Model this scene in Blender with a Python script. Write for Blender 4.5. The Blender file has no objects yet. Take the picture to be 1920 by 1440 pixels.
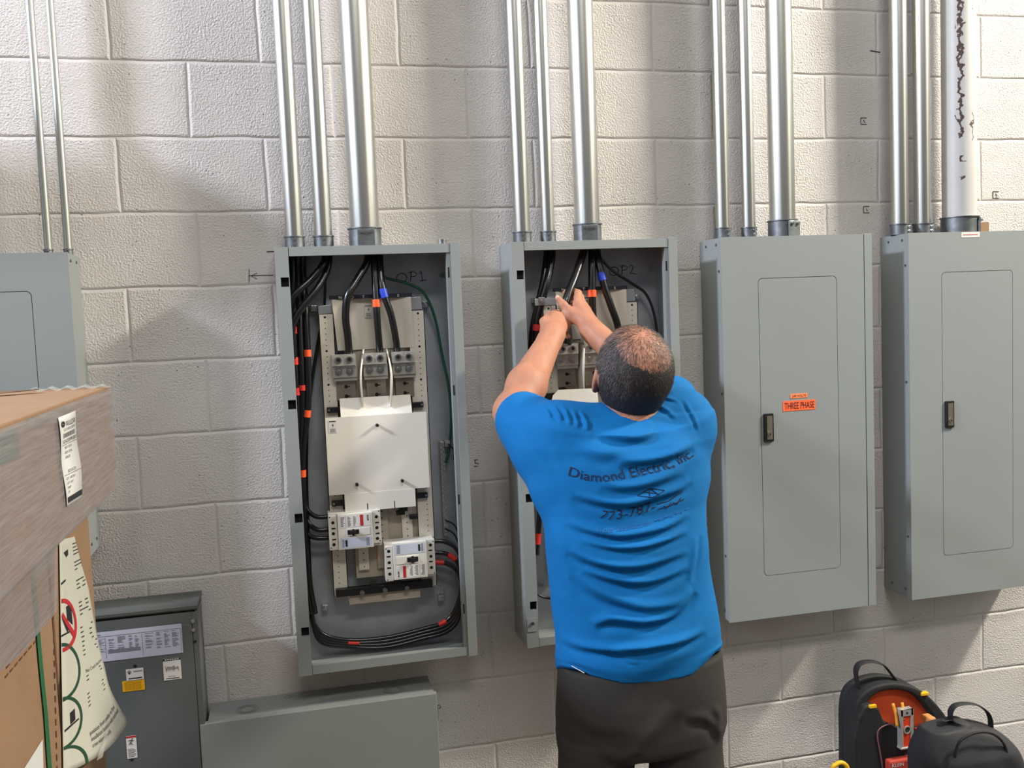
import bpy, bmesh, math, random
import numpy as np
from mathutils import Vector, Matrix
random.seed(7); rng = np.random.default_rng(7)
C = bpy.context.scene.collection
scene = bpy.context.scene
PI = math.pi

# ------------------------------------------------------------------ camera
CAM = np.array([0.41327681, -2.7639691, 1.71666258]); FPX = 1773.236
RV = np.array([0.97147131, -0.23366788, -0.04053162])
UV = np.array([0.05650993, 0.0620935, 0.99646928])
FV = np.array([0.23032612, 0.97033176, -0.0735266])
cd = bpy.data.cameras.new('camera'); cam = bpy.data.objects.new('camera', cd); C.objects.link(cam)
cd.sensor_width = 36.0; cd.lens = FPX / 1920 * 36.0; cd.clip_start = 0.05
mw = Matrix.Identity(4)
for i in range(3):
    mw[i][0] = RV[i]; mw[i][1] = UV[i]; mw[i][2] = -FV[i]; mw[i][3] = CAM[i]
cam.matrix_world = mw
scene.camera = cam

# ------------------------------------------------------------------ light
w = bpy.data.worlds.new('hall_light'); scene.world = w; w.use_nodes = True
nt = w.node_tree; bg = nt.nodes['Background']
tc = nt.nodes.new('ShaderNodeTexCoord'); sep = nt.nodes.new('ShaderNodeSeparateXYZ')
ramp = nt.nodes.new('ShaderNodeValToRGB'); mp = nt.nodes.new('ShaderNodeMapRange')
nt.links.new(tc.outputs['Generated'], sep.inputs[0]); nt.links.new(sep.outputs['Z'], mp.inputs[0])
mp.inputs[1].default_value = -1; mp.inputs[2].default_value = 1
nt.links.new(mp.outputs[0], ramp.inputs[0]); nt.links.new(ramp.outputs[0], bg.inputs[0])
ramp.color_ramp.elements[0].color = (.045, .042, .036, 1); ramp.color_ramp.elements[0].position = .42
ramp.color_ramp.elements[1].color = (.55, .55, .56, 1); ramp.color_ramp.elements[1].position = .95
bg.inputs[1].default_value = 0.70
# bright bands added to the world for conduit streaks, cool left, warm right
def glow_band(x0, x1, col, strength):
    lo = nt.nodes.new('ShaderNodeMapRange'); lo.interpolation_type = 'SMOOTHSTEP'; nt.links.new(sep.outputs['X'], lo.inputs[0])
    lo.inputs[1].default_value = x0; lo.inputs[2].default_value = (x0+x1)/2; hi = nt.nodes.new('ShaderNodeMapRange'); hi.interpolation_type = 'SMOOTHSTEP'
    nt.links.new(sep.outputs['X'], hi.inputs[0]); hi.inputs[1].default_value = (x0+x1)/2; hi.inputs[2].default_value = x1; hi.inputs[3].default_value = 1; hi.inputs[4].default_value = 0
    a = nt.nodes.new('ShaderNodeMath'); a.operation = 'MULTIPLY'; nt.links.new(lo.outputs[0], a.inputs[0]); nt.links.new(hi.outputs[0], a.inputs[1])
    ym = nt.nodes.new('ShaderNodeMath'); ym.operation = 'LESS_THAN'; ym.inputs[1].default_value = 0; nt.links.new(sep.outputs['Y'], ym.inputs[0])
    zm = nt.nodes.new('ShaderNodeMapRange'); nt.links.new(sep.outputs['Z'], zm.inputs[0]); zm.inputs[1].default_value = -.02; zm.inputs[2].default_value = .25
    b = nt.nodes.new('ShaderNodeMath'); b.operation = 'MULTIPLY'; nt.links.new(a.outputs[0], b.inputs[0]); nt.links.new(ym.outputs[0], b.inputs[1])
    c = nt.nodes.new('ShaderNodeMath'); c.operation = 'MULTIPLY'; nt.links.new(b.outputs[0], c.inputs[0]); nt.links.new(zm.outputs[0], c.inputs[1])
    e = nt.nodes.new('ShaderNodeBackground'); e.inputs[0].default_value = (*col, 1); m = nt.nodes.new('ShaderNodeMath'); m.operation = 'MULTIPLY'; m.inputs[1].default_value = strength
    nt.links.new(c.outputs[0], m.inputs[0]); nt.links.new(m.outputs[0], e.inputs[1]); return e
out_w = nt.nodes['World Output']; cur = bg.outputs[0]
for args in ((-.90, -.58, (.80, .88, 1.0), 3.2), (.58, .86, (1.0, .95, .78), 2.8)):
    e = glow_band(*args); ad = nt.nodes.new('ShaderNodeAddShader'); nt.links.new(cur, ad.inputs[0]); nt.links.new(e.outputs[0], ad.inputs[1]); cur = ad.outputs[0]
nt.links.new(cur, out_w.inputs[0])

def area(name, loc, target, energy, color, sx, sy):
    ld = bpy.data.lights.new(name, 'AREA'); ld.energy = energy; ld.color = color
    ld.shape = 'RECTANGLE'; ld.size = sx; ld.size_y = sy
    o = bpy.data.objects.new(name, ld); C.objects.link(o); o.location = loc
    o.rotation_euler = (Vector(target) - Vector(loc)).to_track_quat('-Z', 'Y').to_euler()
    return o
area('ceiling_lamp_warm', (5.3, -1.5, 4.5), (2.0, 0, 1.9), 420, (1.0, .93, .80), .7, .3)
area('ceiling_lamp_cool', (-4.0, -1.45, 4.4), (.4, 0, 1.6), 400, (.78, .84, 1.0), .55, .35)
area('fill_light', (1.2, -4.6, 5.6), (1.2, 0, 1.8), 105, (1.0, .97, .92), 2.4, .5)  # added fill behind the camera, lifts the ambient level
scene.view_settings.view_transform = 'Standard'; scene.view_settings.look = 'None'
scene.view_settings.gamma = 1; scene.view_settings.use_curve_mapping = False
scene.view_settings.exposure = 0.0

# ------------------------------------------------------------------ helpers
def P(u, v, y=0.0):
    d = FV * FPX + RV * (u - 960) - UV * (v - 720)
    return CAM + d * ((y - CAM[1]) / d[1])
def PX(u, v, x):
    d = FV * FPX + RV * (u - 960) - UV * (v - 720)
    return CAM + d * ((x - CAM[0]) / d[0])
def lin(c):
    return tuple((x / 12.92 if x <= .04045 else ((x + .055) / 1.055) ** 2.4) for x in [k / 255 for k in c])
def mat(name, rgb, rough=.5, metal=0.0, bump=0.0, bscale=100., var=0.0, vscale=6., alpha=1.0, coat=0.0, spec=.5, stretch=None):
    m = bpy.data.materials.new(name); m.use_nodes = True; n = m.node_tree.nodes; l = m.node_tree.links
    b = n['Principled BSDF']; c = lin(rgb)
    b.inputs['Base Color'].default_value = (*c, 1); b.inputs['Roughness'].default_value = rough
    b.inputs['Metallic'].default_value = metal; b.inputs['Specular IOR Level'].default_value = spec
    b.inputs['Coat Weight'].default_value = coat
    if alpha < 1: b.inputs['Alpha'].default_value = alpha
    if var or bump:
        t = n.new('ShaderNodeTexCoord'); mpn = n.new('ShaderNodeMapping'); l.new(t.outputs['Object'], mpn.inputs[0])
        if stretch: mpn.inputs['Scale'].default_value = stretch
    if var:
        no = n.new('ShaderNodeTexNoise'); no.inputs['Scale'].default_value = vscale; no.inputs['Detail'].default_value = 5
        l.new(mpn.outputs[0], no.inputs[0])
        r = n.new('ShaderNodeValToRGB'); l.new(no.outputs[0], r.inputs[0]); l.new(r.outputs[0], b.inputs['Base Color'])
        r.color_ramp.elements[0].position = .3; r.color_ramp.elements[1].position = .7
        r.color_ramp.elements[0].color = (*[x * (1 - var) for x in c], 1)
        r.color_ramp.elements[1].color = (*[min(1, x * (1 + var)) for x in c], 1)
    if bump:
        nb = n.new('ShaderNodeTexNoise'); nb.inputs['Scale'].default_value = bscale; nb.inputs['Detail'].default_value = 3
        l.new(mpn.outputs[0], nb.inputs[0])
        bp = n.new('ShaderNodeBump'); bp.inputs['Strength'].default_value = 1.0; bp.inputs['Distance'].default_value = bump
        l.new(nb.outputs[0], bp.inputs['Height']); l.new(bp.outputs[0], b.inputs['Normal'])
    return m

class MB:
    def __init__(s): s.v = []; s.f = []
    def add(s, vs, fs):
        k = len(s.v); s.v += [tuple(map(float, p)) for p in vs]; s.f += [tuple(i + k for i in f) for f in fs]; return s
    def box(s, a, b):
        x0, x1 = sorted((a[0], b[0])); y0, y1 = sorted((a[1], b[1])); z0, z1 = sorted((a[2], b[2]))
        return s.add([(x0,y0,z0),(x1,y0,z0),(x1,y1,z0),(x0,y1,z0),(x0,y0,z1),(x1,y0,z1),(x1,y1,z1),(x0,y1,z1)],
                     [(0,3,2,1),(4,5,6,7),(0,1,5,4),(1,2,6,5),(2,3,7,6),(3,0,4,7)])
    def prism(s, pts, y0, y1):
        """outline given as (x,z) or (x,y_any,z) points, extruded between y0 (front) and y1"""
        q = [(p[0], p[-1]) for p in pts]; n = len(q)
        ar = sum(q[i][0]*q[(i+1)%n][1]-q[(i+1)%n][0]*q[i][1] for i in range(n))
        if ar < 0: q = q[::-1]
        return s.add([(x, y0, z) for x, z in q] + [(x, y1, z) for x, z in q],
              [tuple(range(n)), tuple(range(2*n-1, n-1, -1))] + [(i, i+n, (i+1)%n+n, (i+1)%n) for i in range(n)])
    def cyl(s, a, b, r0, r1=None, n=24, caps=True):
        r1 = r0 if r1 is None else r1
        a = Vector(a); b = Vector(b); d = (b-a).normalized(); x = d.orthogonal().normalized(); y = d.cross(x)
        vs = []
        for c, r in ((a, r0), (b, r1)):
            for i in range(n):
                t = 2*PI*i/n; vs.append(c + x*(r*math.cos(t)) + y*(r*math.sin(t)))
        fs = [(i, (i+1)%n, (i+1)%n+n, i+n) for i in range(n)]
        if caps: fs += [tuple(range(n-1, -1, -1)), tuple(range(n, 2*n))]
        return s.add(vs, fs)
    def ring(s, c, axis, ro, ri, h, n=24):
        a = Vector(c); d = Vector(axis).normalized(); x = d.orthogonal().normalized(); y = d.cross(x); vs = []
        for (cc, r) in ((a, ro), (a+d*h, ro), (a+d*h, ri), (a, ri)):
            for i in range(n):
                t = 2*PI*i/n; vs.append(cc + x*(r*math.cos(t)) + y*(r*math.sin(t)))
        return s.add(vs, [(k*n+i, k*n+(i+1)%n, ((k+1)%4)*n+(i+1)%n, ((k+1)%4)*n+i) for k in range(4) for i in range(n)])
    def tube(s, pts, r, n=12, cap=True, fl=None):
        pts = [Vector(p) for p in pts]; rs = r if hasattr(r, '__len__') else [r]*len(pts)
        T = [(pts[min(i+1, len(pts)-1)] - pts[max(i-1, 0)]).normalized() for i in range(len(pts))]
        x = T[0].orthogonal().normalized()
        if fl is not None: x = (Vector(fl) - T[0]*T[0].dot(Vector(fl))).normalized()
        vs = []
        for i, p in enumerate(pts):
            x = (x - T[i]*x.dot(T[i])).normalized(); y = T[i].cross(x)
            for k in range(n):
                t = 2*PI*k/n
                ry = rs[i] if fl is None else rs[i]*.22
                vs.append(p + x*(rs[i]*math.cos(t)) + y*(ry*math.sin(t)))
        m = len(pts)
        fs = [(i*n+k, i*n+(k+1)%n, (i+1)*n+(k+1)%n, (i+1)*n+k) for i in range(m-1) for k in range(n)]
        if cap: fs += [tuple(range(n-1, -1, -1)), tuple(range((m-1)*n, m*n))]
        return s.add(vs, fs)
    def ball(s, c, r, n=12, sc=(1,1,1)):
        vs = []; m = n//2
        for j in range(m+1):
            ph = PI*j/m
            for i in range(n):
                t = 2*PI*i/n
                vs.append((c[0]+r*sc[0]*math.sin(ph)*math.cos(t), c[1]+r*sc[1]*math.sin(ph)*math.sin(t), c[2]+r*sc[2]*math.cos(ph)))
        return s.add(vs, [(j*n+i, (j+1)*n+i, (j+1)*n+(i+1)%n, j*n+(i+1)%n) for j in range(m) for i in range(n)])

ORG = {}
def obj(name, mb, m, parent=None, bevel=0, smooth=False, label=None, seg=2, auto=False):
    me = bpy.data.meshes.new(name); org = ORG[parent.name] if parent else Vector((0,0,0))
    me.from_pydata([(x-org[0], y-org[1], z-org[2]) for x, y, z in mb.v], [], mb.f)
    bm = bmesh.new(); bm.from_mesh(me); bmesh.ops.remove_doubles(bm, verts=bm.verts, dist=1e-6)
    bmesh.ops.recalc_face_normals(bm, faces=bm.faces); bm.to_mesh(me); bm.free()
    me.materials.append(m)
    o = bpy.data.objects.new(name, me); C.objects.link(o)
    if parent: o.parent = parent
    ORG[o.name] = org
    if smooth or auto:
        me.polygons.foreach_set('use_smooth', [True]*len(me.polygons))
        if auto:
            try: me.set_sharp_from_angle(angle=math.radians(38))
            except Exception: pass
    if bevel:
        b = o.modifiers.new('bevel', 'BEVEL'); b.width = bevel; b.segments = seg; b.limit_method = 'ANGLE'; b.angle_limit = .6
    if label: o['label'] = label
    return o
def tag(o, label=None, cat=None, group=None, kind=None):
    if label: o['label'] = label
    if cat: o['category'] = cat
    if group: o['group'] = group
    if kind: o['kind'] = kind
    return o
def thing(name, label, cat, loc, group=None):
    o = bpy.data.objects.new(name, None); o.empty_display_size = .05; C.objects.link(o); o.location = loc
    ORG[o.name] = Vector(loc); return tag(o, label, cat, group)
def spline(pts, sub=8):
    p = [np.array(q, float) for q in pts]; p = [2*p[0]-p[1]] + p + [2*p[-1]-p[-2]]; out = []
    for i in range(1, len(p)-2):
        for k in range(sub):
            t = k/sub
            out.append(.5*((2*p[i]) + (-p[i-1]+p[i+1])*t + (2*p[i-1]-5*p[i]+4*p[i+1]-p[i+2])*t*t + (-p[i-1]+3*p[i]-3*p[i+1]+p[i+2])*t**3))
    out.append(p[-2]); return out
def text_geo(s, size, shear=0.0, sx=1.0):
    """outline of a line of lettering as flat triangles: verts (x, z) from a left baseline origin"""
    cu = bpy.data.curves.new('t', 'FONT'); cu.body = s; cu.size = size; cu.shear = shear; cu.resolution_u = 3
    o = bpy.data.objects.new('t', cu); C.objects.link(o); bpy.context.view_layer.update()
    dg = bpy.context.evaluated_depsgraph_get(); me = o.evaluated_get(dg).to_mesh()
    vs = [(v.co.x*sx, v.co.y) for v in me.vertices]; fs = [tuple(p.vertices) for p in me.polygons]
    o.evaluated_get(dg).to_mesh_clear(); bpy.data.objects.remove(o); bpy.data.curves.remove(cu)
    return vs, fs
def text_on(mb, s, size, x, y, z, sx=1.0, width=None, shear=0.0):
    vs, fs = text_geo(s, size, shear, sx)
    if width: k = width/max(a for a, b in vs); vs = [(a*k, b) for a, b in vs]
    mb.add([(x+a, y, z+b) for a, b in vs], fs); return mb

# ------------------------------------------------------------------ materials
M = {}
M['grey'] = mat('grey_enamel', (137, 142, 141), .42, 0, .00012, 500, .03, 3)
M['grey_side'] = M['grey']
M['galv'] = mat('galvanised_sheet', (176, 180, 186), .45, .5, .0001, 200, .16, 9)
M['conduit'] = mat('conduit_metal', (206, 206, 200), .30, 1.0, .00015, 60, .06, 8, stretch=(1, 1, .12))
M['conduit_old'] = mat('dull_conduit', (176, 178, 172), .42, .9, .0002, 80, .12, 14, stretch=(1, 1, .3))
M['cast'] = mat('cast_connector', (118, 122, 124), .45, .85, .0004, 90, .25, 30)
M['zinc'] = mat('zinc_screw', (196, 198, 200), .28, 1.0)
M['cream'] = mat('cream_plate', (218, 211, 196), .5, 0, 0, 1, .03, 12)
M['creamdark'] = mat('warm_grey_plate', (176, 166, 150), .55, 0, 0, 1, .06, 20)
M['white'] = mat('white_plate', (224, 219, 208), .45)
M['black'] = mat('black_plastic', (22, 22, 24), .42)
M['cable'] = mat('black_cable_jacket', (17, 17, 19), .3, 0, .0003, 60, coat=.3)
M['alu'] = mat('aluminium_lug', (184, 181, 174), .36, .5, .0002, 150, .1, 40)
M['bus'] = mat('tinned_bus', (150, 140, 128), .4, .6, 0, 1, .2, 30)
M['navy'] = mat('navy_strip', (24, 28, 48), .5)
M['orange'] = mat('orange_tape', (242, 92, 40), .45)
M['red'] = mat('red_tape', (214, 52, 44), .45)
M['blue'] = mat('blue_tape', (34, 66, 190), .45)
M['green'] = mat('green_jacket', (16, 74, 54), .35)
M['ink'] = mat('black_ink', (26, 25, 27), .6)
M['redink'] = mat('red_ink', (176, 28, 34), .6)
M['label'] = mat('white_label', (214, 212, 208), .45)
M['yellow'] = mat('yellow_label', (222, 168, 20), .5)
M['dark'] = mat('dark_recess', (12, 12, 13), .8)
M['breaker'] = mat('breaker_case', (216, 213, 204), .42, 0, 0, 1, .02, 20)
M['card'] = mat('cardboard', (140, 110, 82), .85, 0, .0004, 120, .07, 9)
M['cardink'] = mat('brown_print', (86, 52, 28), .85)
M['strap'] = mat('green_strap', (30, 96, 56), .4)
M['paper'] = mat('paper_sheet', (188, 186, 172), .55)

# ------------------------------------------------------------------ setting
def wall_material():
    m = bpy.data.materials.new('painted_block'); m.use_nodes = True; n = m.node_tree.nodes; l = m.node_tree.links
    b = n['Principled BSDF']; b.inputs['Roughness'].default_value = .42; b.inputs['Specular IOR Level'].default_value = .45
    t = n.new('ShaderNodeTexCoord'); s = n.new('ShaderNodeSeparateXYZ'); cb = n.new('ShaderNodeCombineXYZ')
    l.new(t.outputs['Object'], s.inputs[0])
    ax = n.new('ShaderNodeMath'); ax.operation = 'ADD'; ax.inputs[1].default_value = .3882*.5 + .3882*40
    l.new(s.outputs['X'], ax.inputs[0])
    # joints wander a little
    wn = n.new('ShaderNodeTexNoise'); wn.inputs['Scale'].default_value = 7; wn.inputs['Detail'].default_value = 3; l.new(t.outputs['Object'], wn.inputs[0])
    wm = n.new('ShaderNodeMath'); wm.operation = 'MULTIPLY_ADD'; wm.inputs[1].default_value = .012; wm.inputs[2].default_value = -.006
    l.new(wn.outputs[0], wm.inputs[0])
    az = n.new('ShaderNodeMath'); l.new(s.outputs['Z'], az.inputs[0]); l.new(wm.outputs[0], az.inputs[1])
    ax2 = n.new('ShaderNodeMath'); l.new(ax.outputs[0], ax2.inputs[0]); l.new(wm.outputs[0], ax2.inputs[1])
    l.new(ax2.outputs[0], cb.inputs[0]); l.new(az.outputs[0], cb.inputs[1])
    def brick(ms, sm):
        br = n.new('ShaderNodeTexBrick'); l.new(cb.outputs[0], br.inputs['Vector'])
        br.inputs['Scale'].default_value = 1; br.inputs['Brick Width'].default_value = .3882; br.inputs['Row Height'].default_value = .2032
        br.inputs['Mortar Size'].default_value = ms; br.inputs['Mortar Smooth'].default_value = sm; br.offset = .5; br.offset_frequency = 2
        br.inputs['Color1'].default_value = (1, 1, 1, 1); br.inputs['Color2'].default_value = (.82, .82, .82, 1); br.inputs['Mortar'].default_value = (0, 0, 0, 1)
        return br
    b1 = brick(.0085, 1.0); b2 = brick(.0022, .6)
    inv = n.new('ShaderNodeMath'); inv.operation = 'SUBTRACT'; inv.inputs[0].default_value = 1; l.new(b1.outputs['Fac'], inv.inputs[1])
    # stipple, held back on the joints
    n1 = n.new('ShaderNodeTexNoise'); n1.inputs['Scale'].default_value = 185; n1.inputs['Detail'].default_value = 3; n1.inputs['Roughness'].default_value = .55; l.new(t.outputs['Object'], n1.inputs[0])
    n2 = n.new('ShaderNodeTexNoise'); n2.inputs['Scale'].default_value = 5; n2.inputs['Detail'].default_value = 4; l.new(t.outputs['Object'], n2.inputs[0])
    r2 = n.new('ShaderNodeMapRange'); l.new(n2.outputs[0], r2.inputs[0]); r2.inputs[1].default_value = .35; r2.inputs[2].default_value = .65; r2.inputs[3].default_value = .45; r2.inputs[4].default_value = 1.1
    mu = n.new('ShaderNodeMath'); mu.operation = 'MULTIPLY'; l.new(n1.outputs[0], mu.inputs[0]); l.new(r2.outputs[0], mu.inputs[1])
    mu2 = n.new('ShaderNodeMath'); mu2.operation = 'MULTIPLY'; l.new(mu.outputs[0], mu2.inputs[0]); l.new(inv.outputs[0], mu2.inputs[1])
    ad = n.new('ShaderNodeMath'); ad.operation = 'MULTIPLY_ADD'; l.new(inv.outputs[0], ad.inputs[0]); ad.inputs[1].default_value = .15; l.new(mu2.outputs[0], ad.inputs[2])
    ad2 = n.new('ShaderNodeMath'); ad2.operation = 'MULTIPLY_ADD'; l.new(b2.outputs['Fac'], ad2.inputs[0]); ad2.inputs[1].default_value = -.16; l.new(ad.outputs[0], ad2.inputs[2])
    bp = n.new('ShaderNodeBump'); bp.inputs['Distance'].default_value = .0054; bp.inputs['Strength'].default_value = 1; l.new(ad2.outputs[0], bp.inputs['Height'])
    l.new(bp.outputs[0], b.inputs['Normal'])
    # pinholes and scuffs
    vo = n.new('ShaderNodeTexVoronoi'); vo.inputs['Scale'].default_value = 42; l.new(t.outputs['Object'], vo.inputs[0])
    vr = n.new('ShaderNodeMapRange'); l.new(vo.outputs['Distance'], vr.inputs[0]); vr.inputs[1].default_value = .05; vr.inputs[2].default_value = .10; vr.inputs[3].default_value = 1; vr.inputs[4].default_value = 0
    pr = n.new('ShaderNodeMath'); pr.operation = 'GREATER_THAN'; pr.inputs[1].default_value = .52; l.new(n2.outputs[0], pr.inputs[0])
    pm = n.new('ShaderNodeMath'); pm.operation = 'MULTIPLY'; l.new(vr.outputs[0], pm.inputs[0]); l.new(pr.outputs[0], pm.inputs[1])
    n3 = n.new('ShaderNodeTexNoise'); n3.inputs['Scale'].default_value = 2.2; n3.inputs['Detail'].default_value = 6; l.new(t.outputs['Object'], n3.inputs[0])
    cr = n.new('ShaderNodeValToRGB'); l.new(n3.outputs[0], cr.inputs[0])
    cr.color_ramp.elements[0].position = .3; cr.color_ramp.elements[0].color = (*lin((196, 190, 184)), 1)
    cr.color_ramp.elements[1].position = .7; cr.color_ramp.elements[1].color = (*lin((212, 207, 203)), 1)
    mx = n.new('ShaderNodeMixRGB'); l.new(pm.outputs[0], mx.inputs[0]); l.new(cr.outputs[0], mx.inputs[1]); mx.inputs[2].default_value = (*lin((96, 88, 80)), 1)
    l.new(mx.outputs[0], b.inputs['Base Color'])
    return m
wall = obj('wall_back', MB().box((-4.5, 0, -.02), (5.5, .2, 5.6)), wall_material()); tag(wall, kind='structure')
fl = obj('floor', MB().box((-4.5, -6, -.1), (5.5, 0, 0)), mat('concrete_floor', (86, 82, 76), .6, 0, .0004, 40, .12, 3)); tag(fl, kind='structure')

def stroke(mb, pts, r, n=6):
    return mb.tube(pts, r, n)
# pencil and marker marks on the blocks
mk = MB()
def wline(pts, r=.0009):
    stroke(mk, [P(u, v, -.0012) for u, v in pts], r)
wline([(466, 517), (512, 516)], .0009); wline([(467, 505), (467, 530)], .0009); wline([(482, 512), (470, 517), (482, 523)], .0007); wline([(500, 472), (515, 471)], .0012)
wline([(890, 862), (896, 862)]); wline([(890, 862), (891, 868)]); wline([(889, 874), (896, 874)]); wline([(890, 868), (897, 869)])
for (u, v) in ((1625, 393), (1620, 227), (1868, 365)):
    wline([(u-6, v-6), (u+5, v-6)]); wline([(u-6, v-6), (u-6, v+6)]); wline([(u-6, v+6), (u+5, v+6)]); wline([(u-1, v-2), (u+2, v+3)])
wline([(1632, 95), (1650, 98)], .0015)
obj('wall_marks', mk, M['ink'], wall)

# ------------------------------------------------------------------ conduits
def conduit(x, r, z0, hc, label, group, y=-.073, m=None, old=False, name='steel_conduit', face=-PI/2, clamp=False):
    t = thing(name, label, 'conduit', (x, y, z0), group)
    tb = obj('tube', MB().cyl((x, y, z0+hc*.6), (x, y, 5.2), r, n=40), m or (M['conduit_old'] if old else M['conduit']), t, smooth=False, auto=True)
    cm = MB(); cm.cyl((x, y, z0), (x, y, z0+hc), r*1.07+.001, n=36); cm.ring((x, y, z0+hc-.002), (0, 0, 1), r*1.13+.002, r, .003, 36)
    c = obj('connector', cm, M['cast'], t, auto=True)
    dx, dy = math.cos(face), math.sin(face)
    if clamp:
        sb = MB(); k = r*1.07+.001
        w_ = .024; tx, ty = -dy, dx
        a = np.array([x+dx*(k-.002), y+dy*(k-.002)])
        pts = []
        for z in (z0, z0+hc-.004):
            for s, e in ((-1, 0), (1, 0), (1, 1), (-1, 1)):
                p = a + s*w_*np.array([tx, ty]) + e*.007*np.array([dx, dy]); pts.append((p[0], p[1], z))
        sb.add(pts, [(0,3,2,1),(4,5,6,7),(0,1,5,4),(1,2,6,5),(2,3,7,6),(3,0,4,7)])
        obj('saddle', sb, M['cast'], c, bevel=.0015)
    for s in ((-1, 1) if clamp else (.35, .75)):
        sc = MB()
        if clamp: bx, by, bz = x+dx*(r+.006)-dy*s*.012, y+dy*(r+.006)+dx*s*.012, z0+hc-.012
        else: bx, by, bz = x+dx*r, y+dy*r, z0+hc*s
        sc.cyl((bx, by, bz), (bx+dx*.008, by+dy*.008, bz), .0052, n=12); sc.cyl((bx+dx*.008, by+dy*.008, bz), (bx+dx*.011, by+dy*.011, bz), .0028, n=6)
        obj('screw', sc, M['zinc'], c, auto=True)
    return t
ZT = 1.920
du_ = MB().box((-2.6, -.335, 2.315), (-.46, -.20, 2.485))  # added unseen wireway, placed to shade a band of the wall
dk = thing('shadow_wireway', 'added grey square wireway, out of view, casting a shadow band on the wall', 'shadow caster', (-1.5, -.2, 2.31))
obj('blocker_duct', du_, M['grey'], dk, bevel=.003)
for x in (-2.3, -1.4, -.60): obj('bracket', MB().box((x, -.002, 2.30), (x+.04, -.335, 2.314)).box((x, -.002, 2.20), (x+.04, -.006, 2.314)), M['galv'], dk)
G = 'steel conduits rising from the panels'
conduit(-.187+.012, .0098, ZT, .014, 'thin grey conduit nearest the left edge of the photo', G, y=-.06, old=True)
conduit(-.155+.028, .0098, ZT, .014, 'thin grey conduit on the far left, the right one of the thin pair', G, y=-.06, old=True)
t = conduit(.454, .0242, ZT, .033, 'left conduit above the open panel marked OP1', G, face=-PI/2+.05)
t = conduit(.5327, .0242, ZT, .033, 'middle conduit above the open panel marked OP1', G, face=-PI/2+.05)
conduit(.647, .0412, ZT, .052, 'thick right-hand conduit above the open panel marked OP1', G, clamp=True, face=-PI/2-.02)
conduit(1.101, .0242, ZT, .033, 'left conduit above the open panel the man works in', G, face=-PI/2-.1)
conduit(1.179, .0202, ZT, .033, 'slim middle conduit above the open panel the man works in', G, face=-PI/2-.1)
conduit(1.300, .0378, ZT, .052, 'thick right conduit above the open panel the man works in', G, clamp=True, face=-PI/2-.15)
conduit(1.736, .0218, ZT, .033, 'left conduit above the closed panel with the orange sticker', G, face=-PI/2+.35)
conduit(1.8225, .0208, ZT, .033, 'slim middle conduit above the closed panel with the orange sticker', G, face=-PI/2+.35)
conduit(1.937, .0402, ZT, .052, 'thick right conduit above the closed panel with the orange sticker', G, clamp=True, face=-PI/2+.35)
conduit(2.354, .0268, ZT, .034, 'left steel conduit above the rightmost closed panel', G, face=-PI/2+.5)
conduit(2.437, .0262, ZT, .034, 'right steel conduit above the rightmost closed panel, beside the painted pipe', G, face=-PI/2+.5)
def painted_pipe_mat():
    m = mat('painted_pipe', (186, 184, 180), .45, 0, .0005, 60, .04, 8)
    n = m.node_tree.nodes; l = m.node_tree.links; b = n['Principled BSDF']
    t = n.new('ShaderNodeTexCoord'); s = n.new('ShaderNodeSeparateXYZ'); l.new(t.outputs['Object'], s.inputs[0])
    # a ragged vertical run of flaked paint
    no = n.new('ShaderNodeTexNoise'); no.inputs['Scale'].default_value = 45; no.inputs['Detail'].default_value = 4; l.new(t.outputs['Object'], no.inputs[0])
    def M_(op, a, bb):
        q = n.new('ShaderNodeMath'); q.operation = op
        for i, k in enumerate((a, bb)):
            if isinstance(k, (int, float)): q.inputs[i].default_value = k
            else: l.new(k, q.inputs[i])
        return q.outputs[0]
    wob = M_('MULTIPLY', M_('SUBTRACT', no.outputs[0], .5), .045)
    def patch(xc, hw, z0, z1):
        dx = M_('ABSOLUTE', M_('ADD', M_('SUBTRACT', s.outputs['X'], xc), wob), 0)
        a = M_('LESS_THAN', dx, hw); bb = M_('GREATER_THAN', s.outputs['Z'], z0); c = M_('LESS_THAN', s.outputs['Z'], z1)
        front = M_('LESS_THAN', s.outputs['Y'], 0.0)
        return M_('MULTIPLY', M_('MULTIPLY', a, bb), M_('MULTIPLY', c, front))
    pa = M_('MAXIMUM', patch(-.0285, .0042, .30, 5), patch(.010, .0022, .29, .38))
    pa = M_('MAXIMUM', pa, patch(.010, .0016, .70, .80)); pa = M_('MAXIMUM', pa, patch(-.0235, .004, .225, .245)); pa = M_('MAXIMUM', pa, patch(-.0245, .003, .168, .18))
    mx = n.new('ShaderNodeMixRGB'); l.new(pa, mx.inputs[0])
    src = b.inputs['Base Color'].links[0].from_socket; l.new(src, mx.inputs[1]); mx.inputs[2].default_value = (*lin((74, 56, 50)), 1)
    l.new(mx.outputs[0], b.inputs['Base Color']); return m
pp = conduit(2.576, .0525, ZT, .052, 'fat white-painted pipe with flaking paint at the right of the photo', G, m=painted_pipe_mat(), clamp=True, face=-PI/2+.9, name='painted_conduit')
cb_ = MB(); a = P(1834, 410, -.03)
cb_.box((2.655, -.06, 1.921), (2.70, -.045, 1.957)); tag(obj('cardboard_scrap', cb_, M['card']), 'scrap of brown cardboard on top of the rightmost panel beside the painted pipe', 'cardboard')
mg = MB(); c_ = P(829, 458, -.12); mg.cyl((c_[0], -.12, ZT+.0), (c_[0], -.12, ZT+.013), .0125, n=24)
mg.ring((c_[0], -.12, ZT+.009), (0, 0, 1), .014, .010, .004)
tag(obj('conduit_fitting', mg, M['zinc'], auto=True), 'small shiny round fitting lying on top of the open panel marked OP1', 'fitting')

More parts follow.
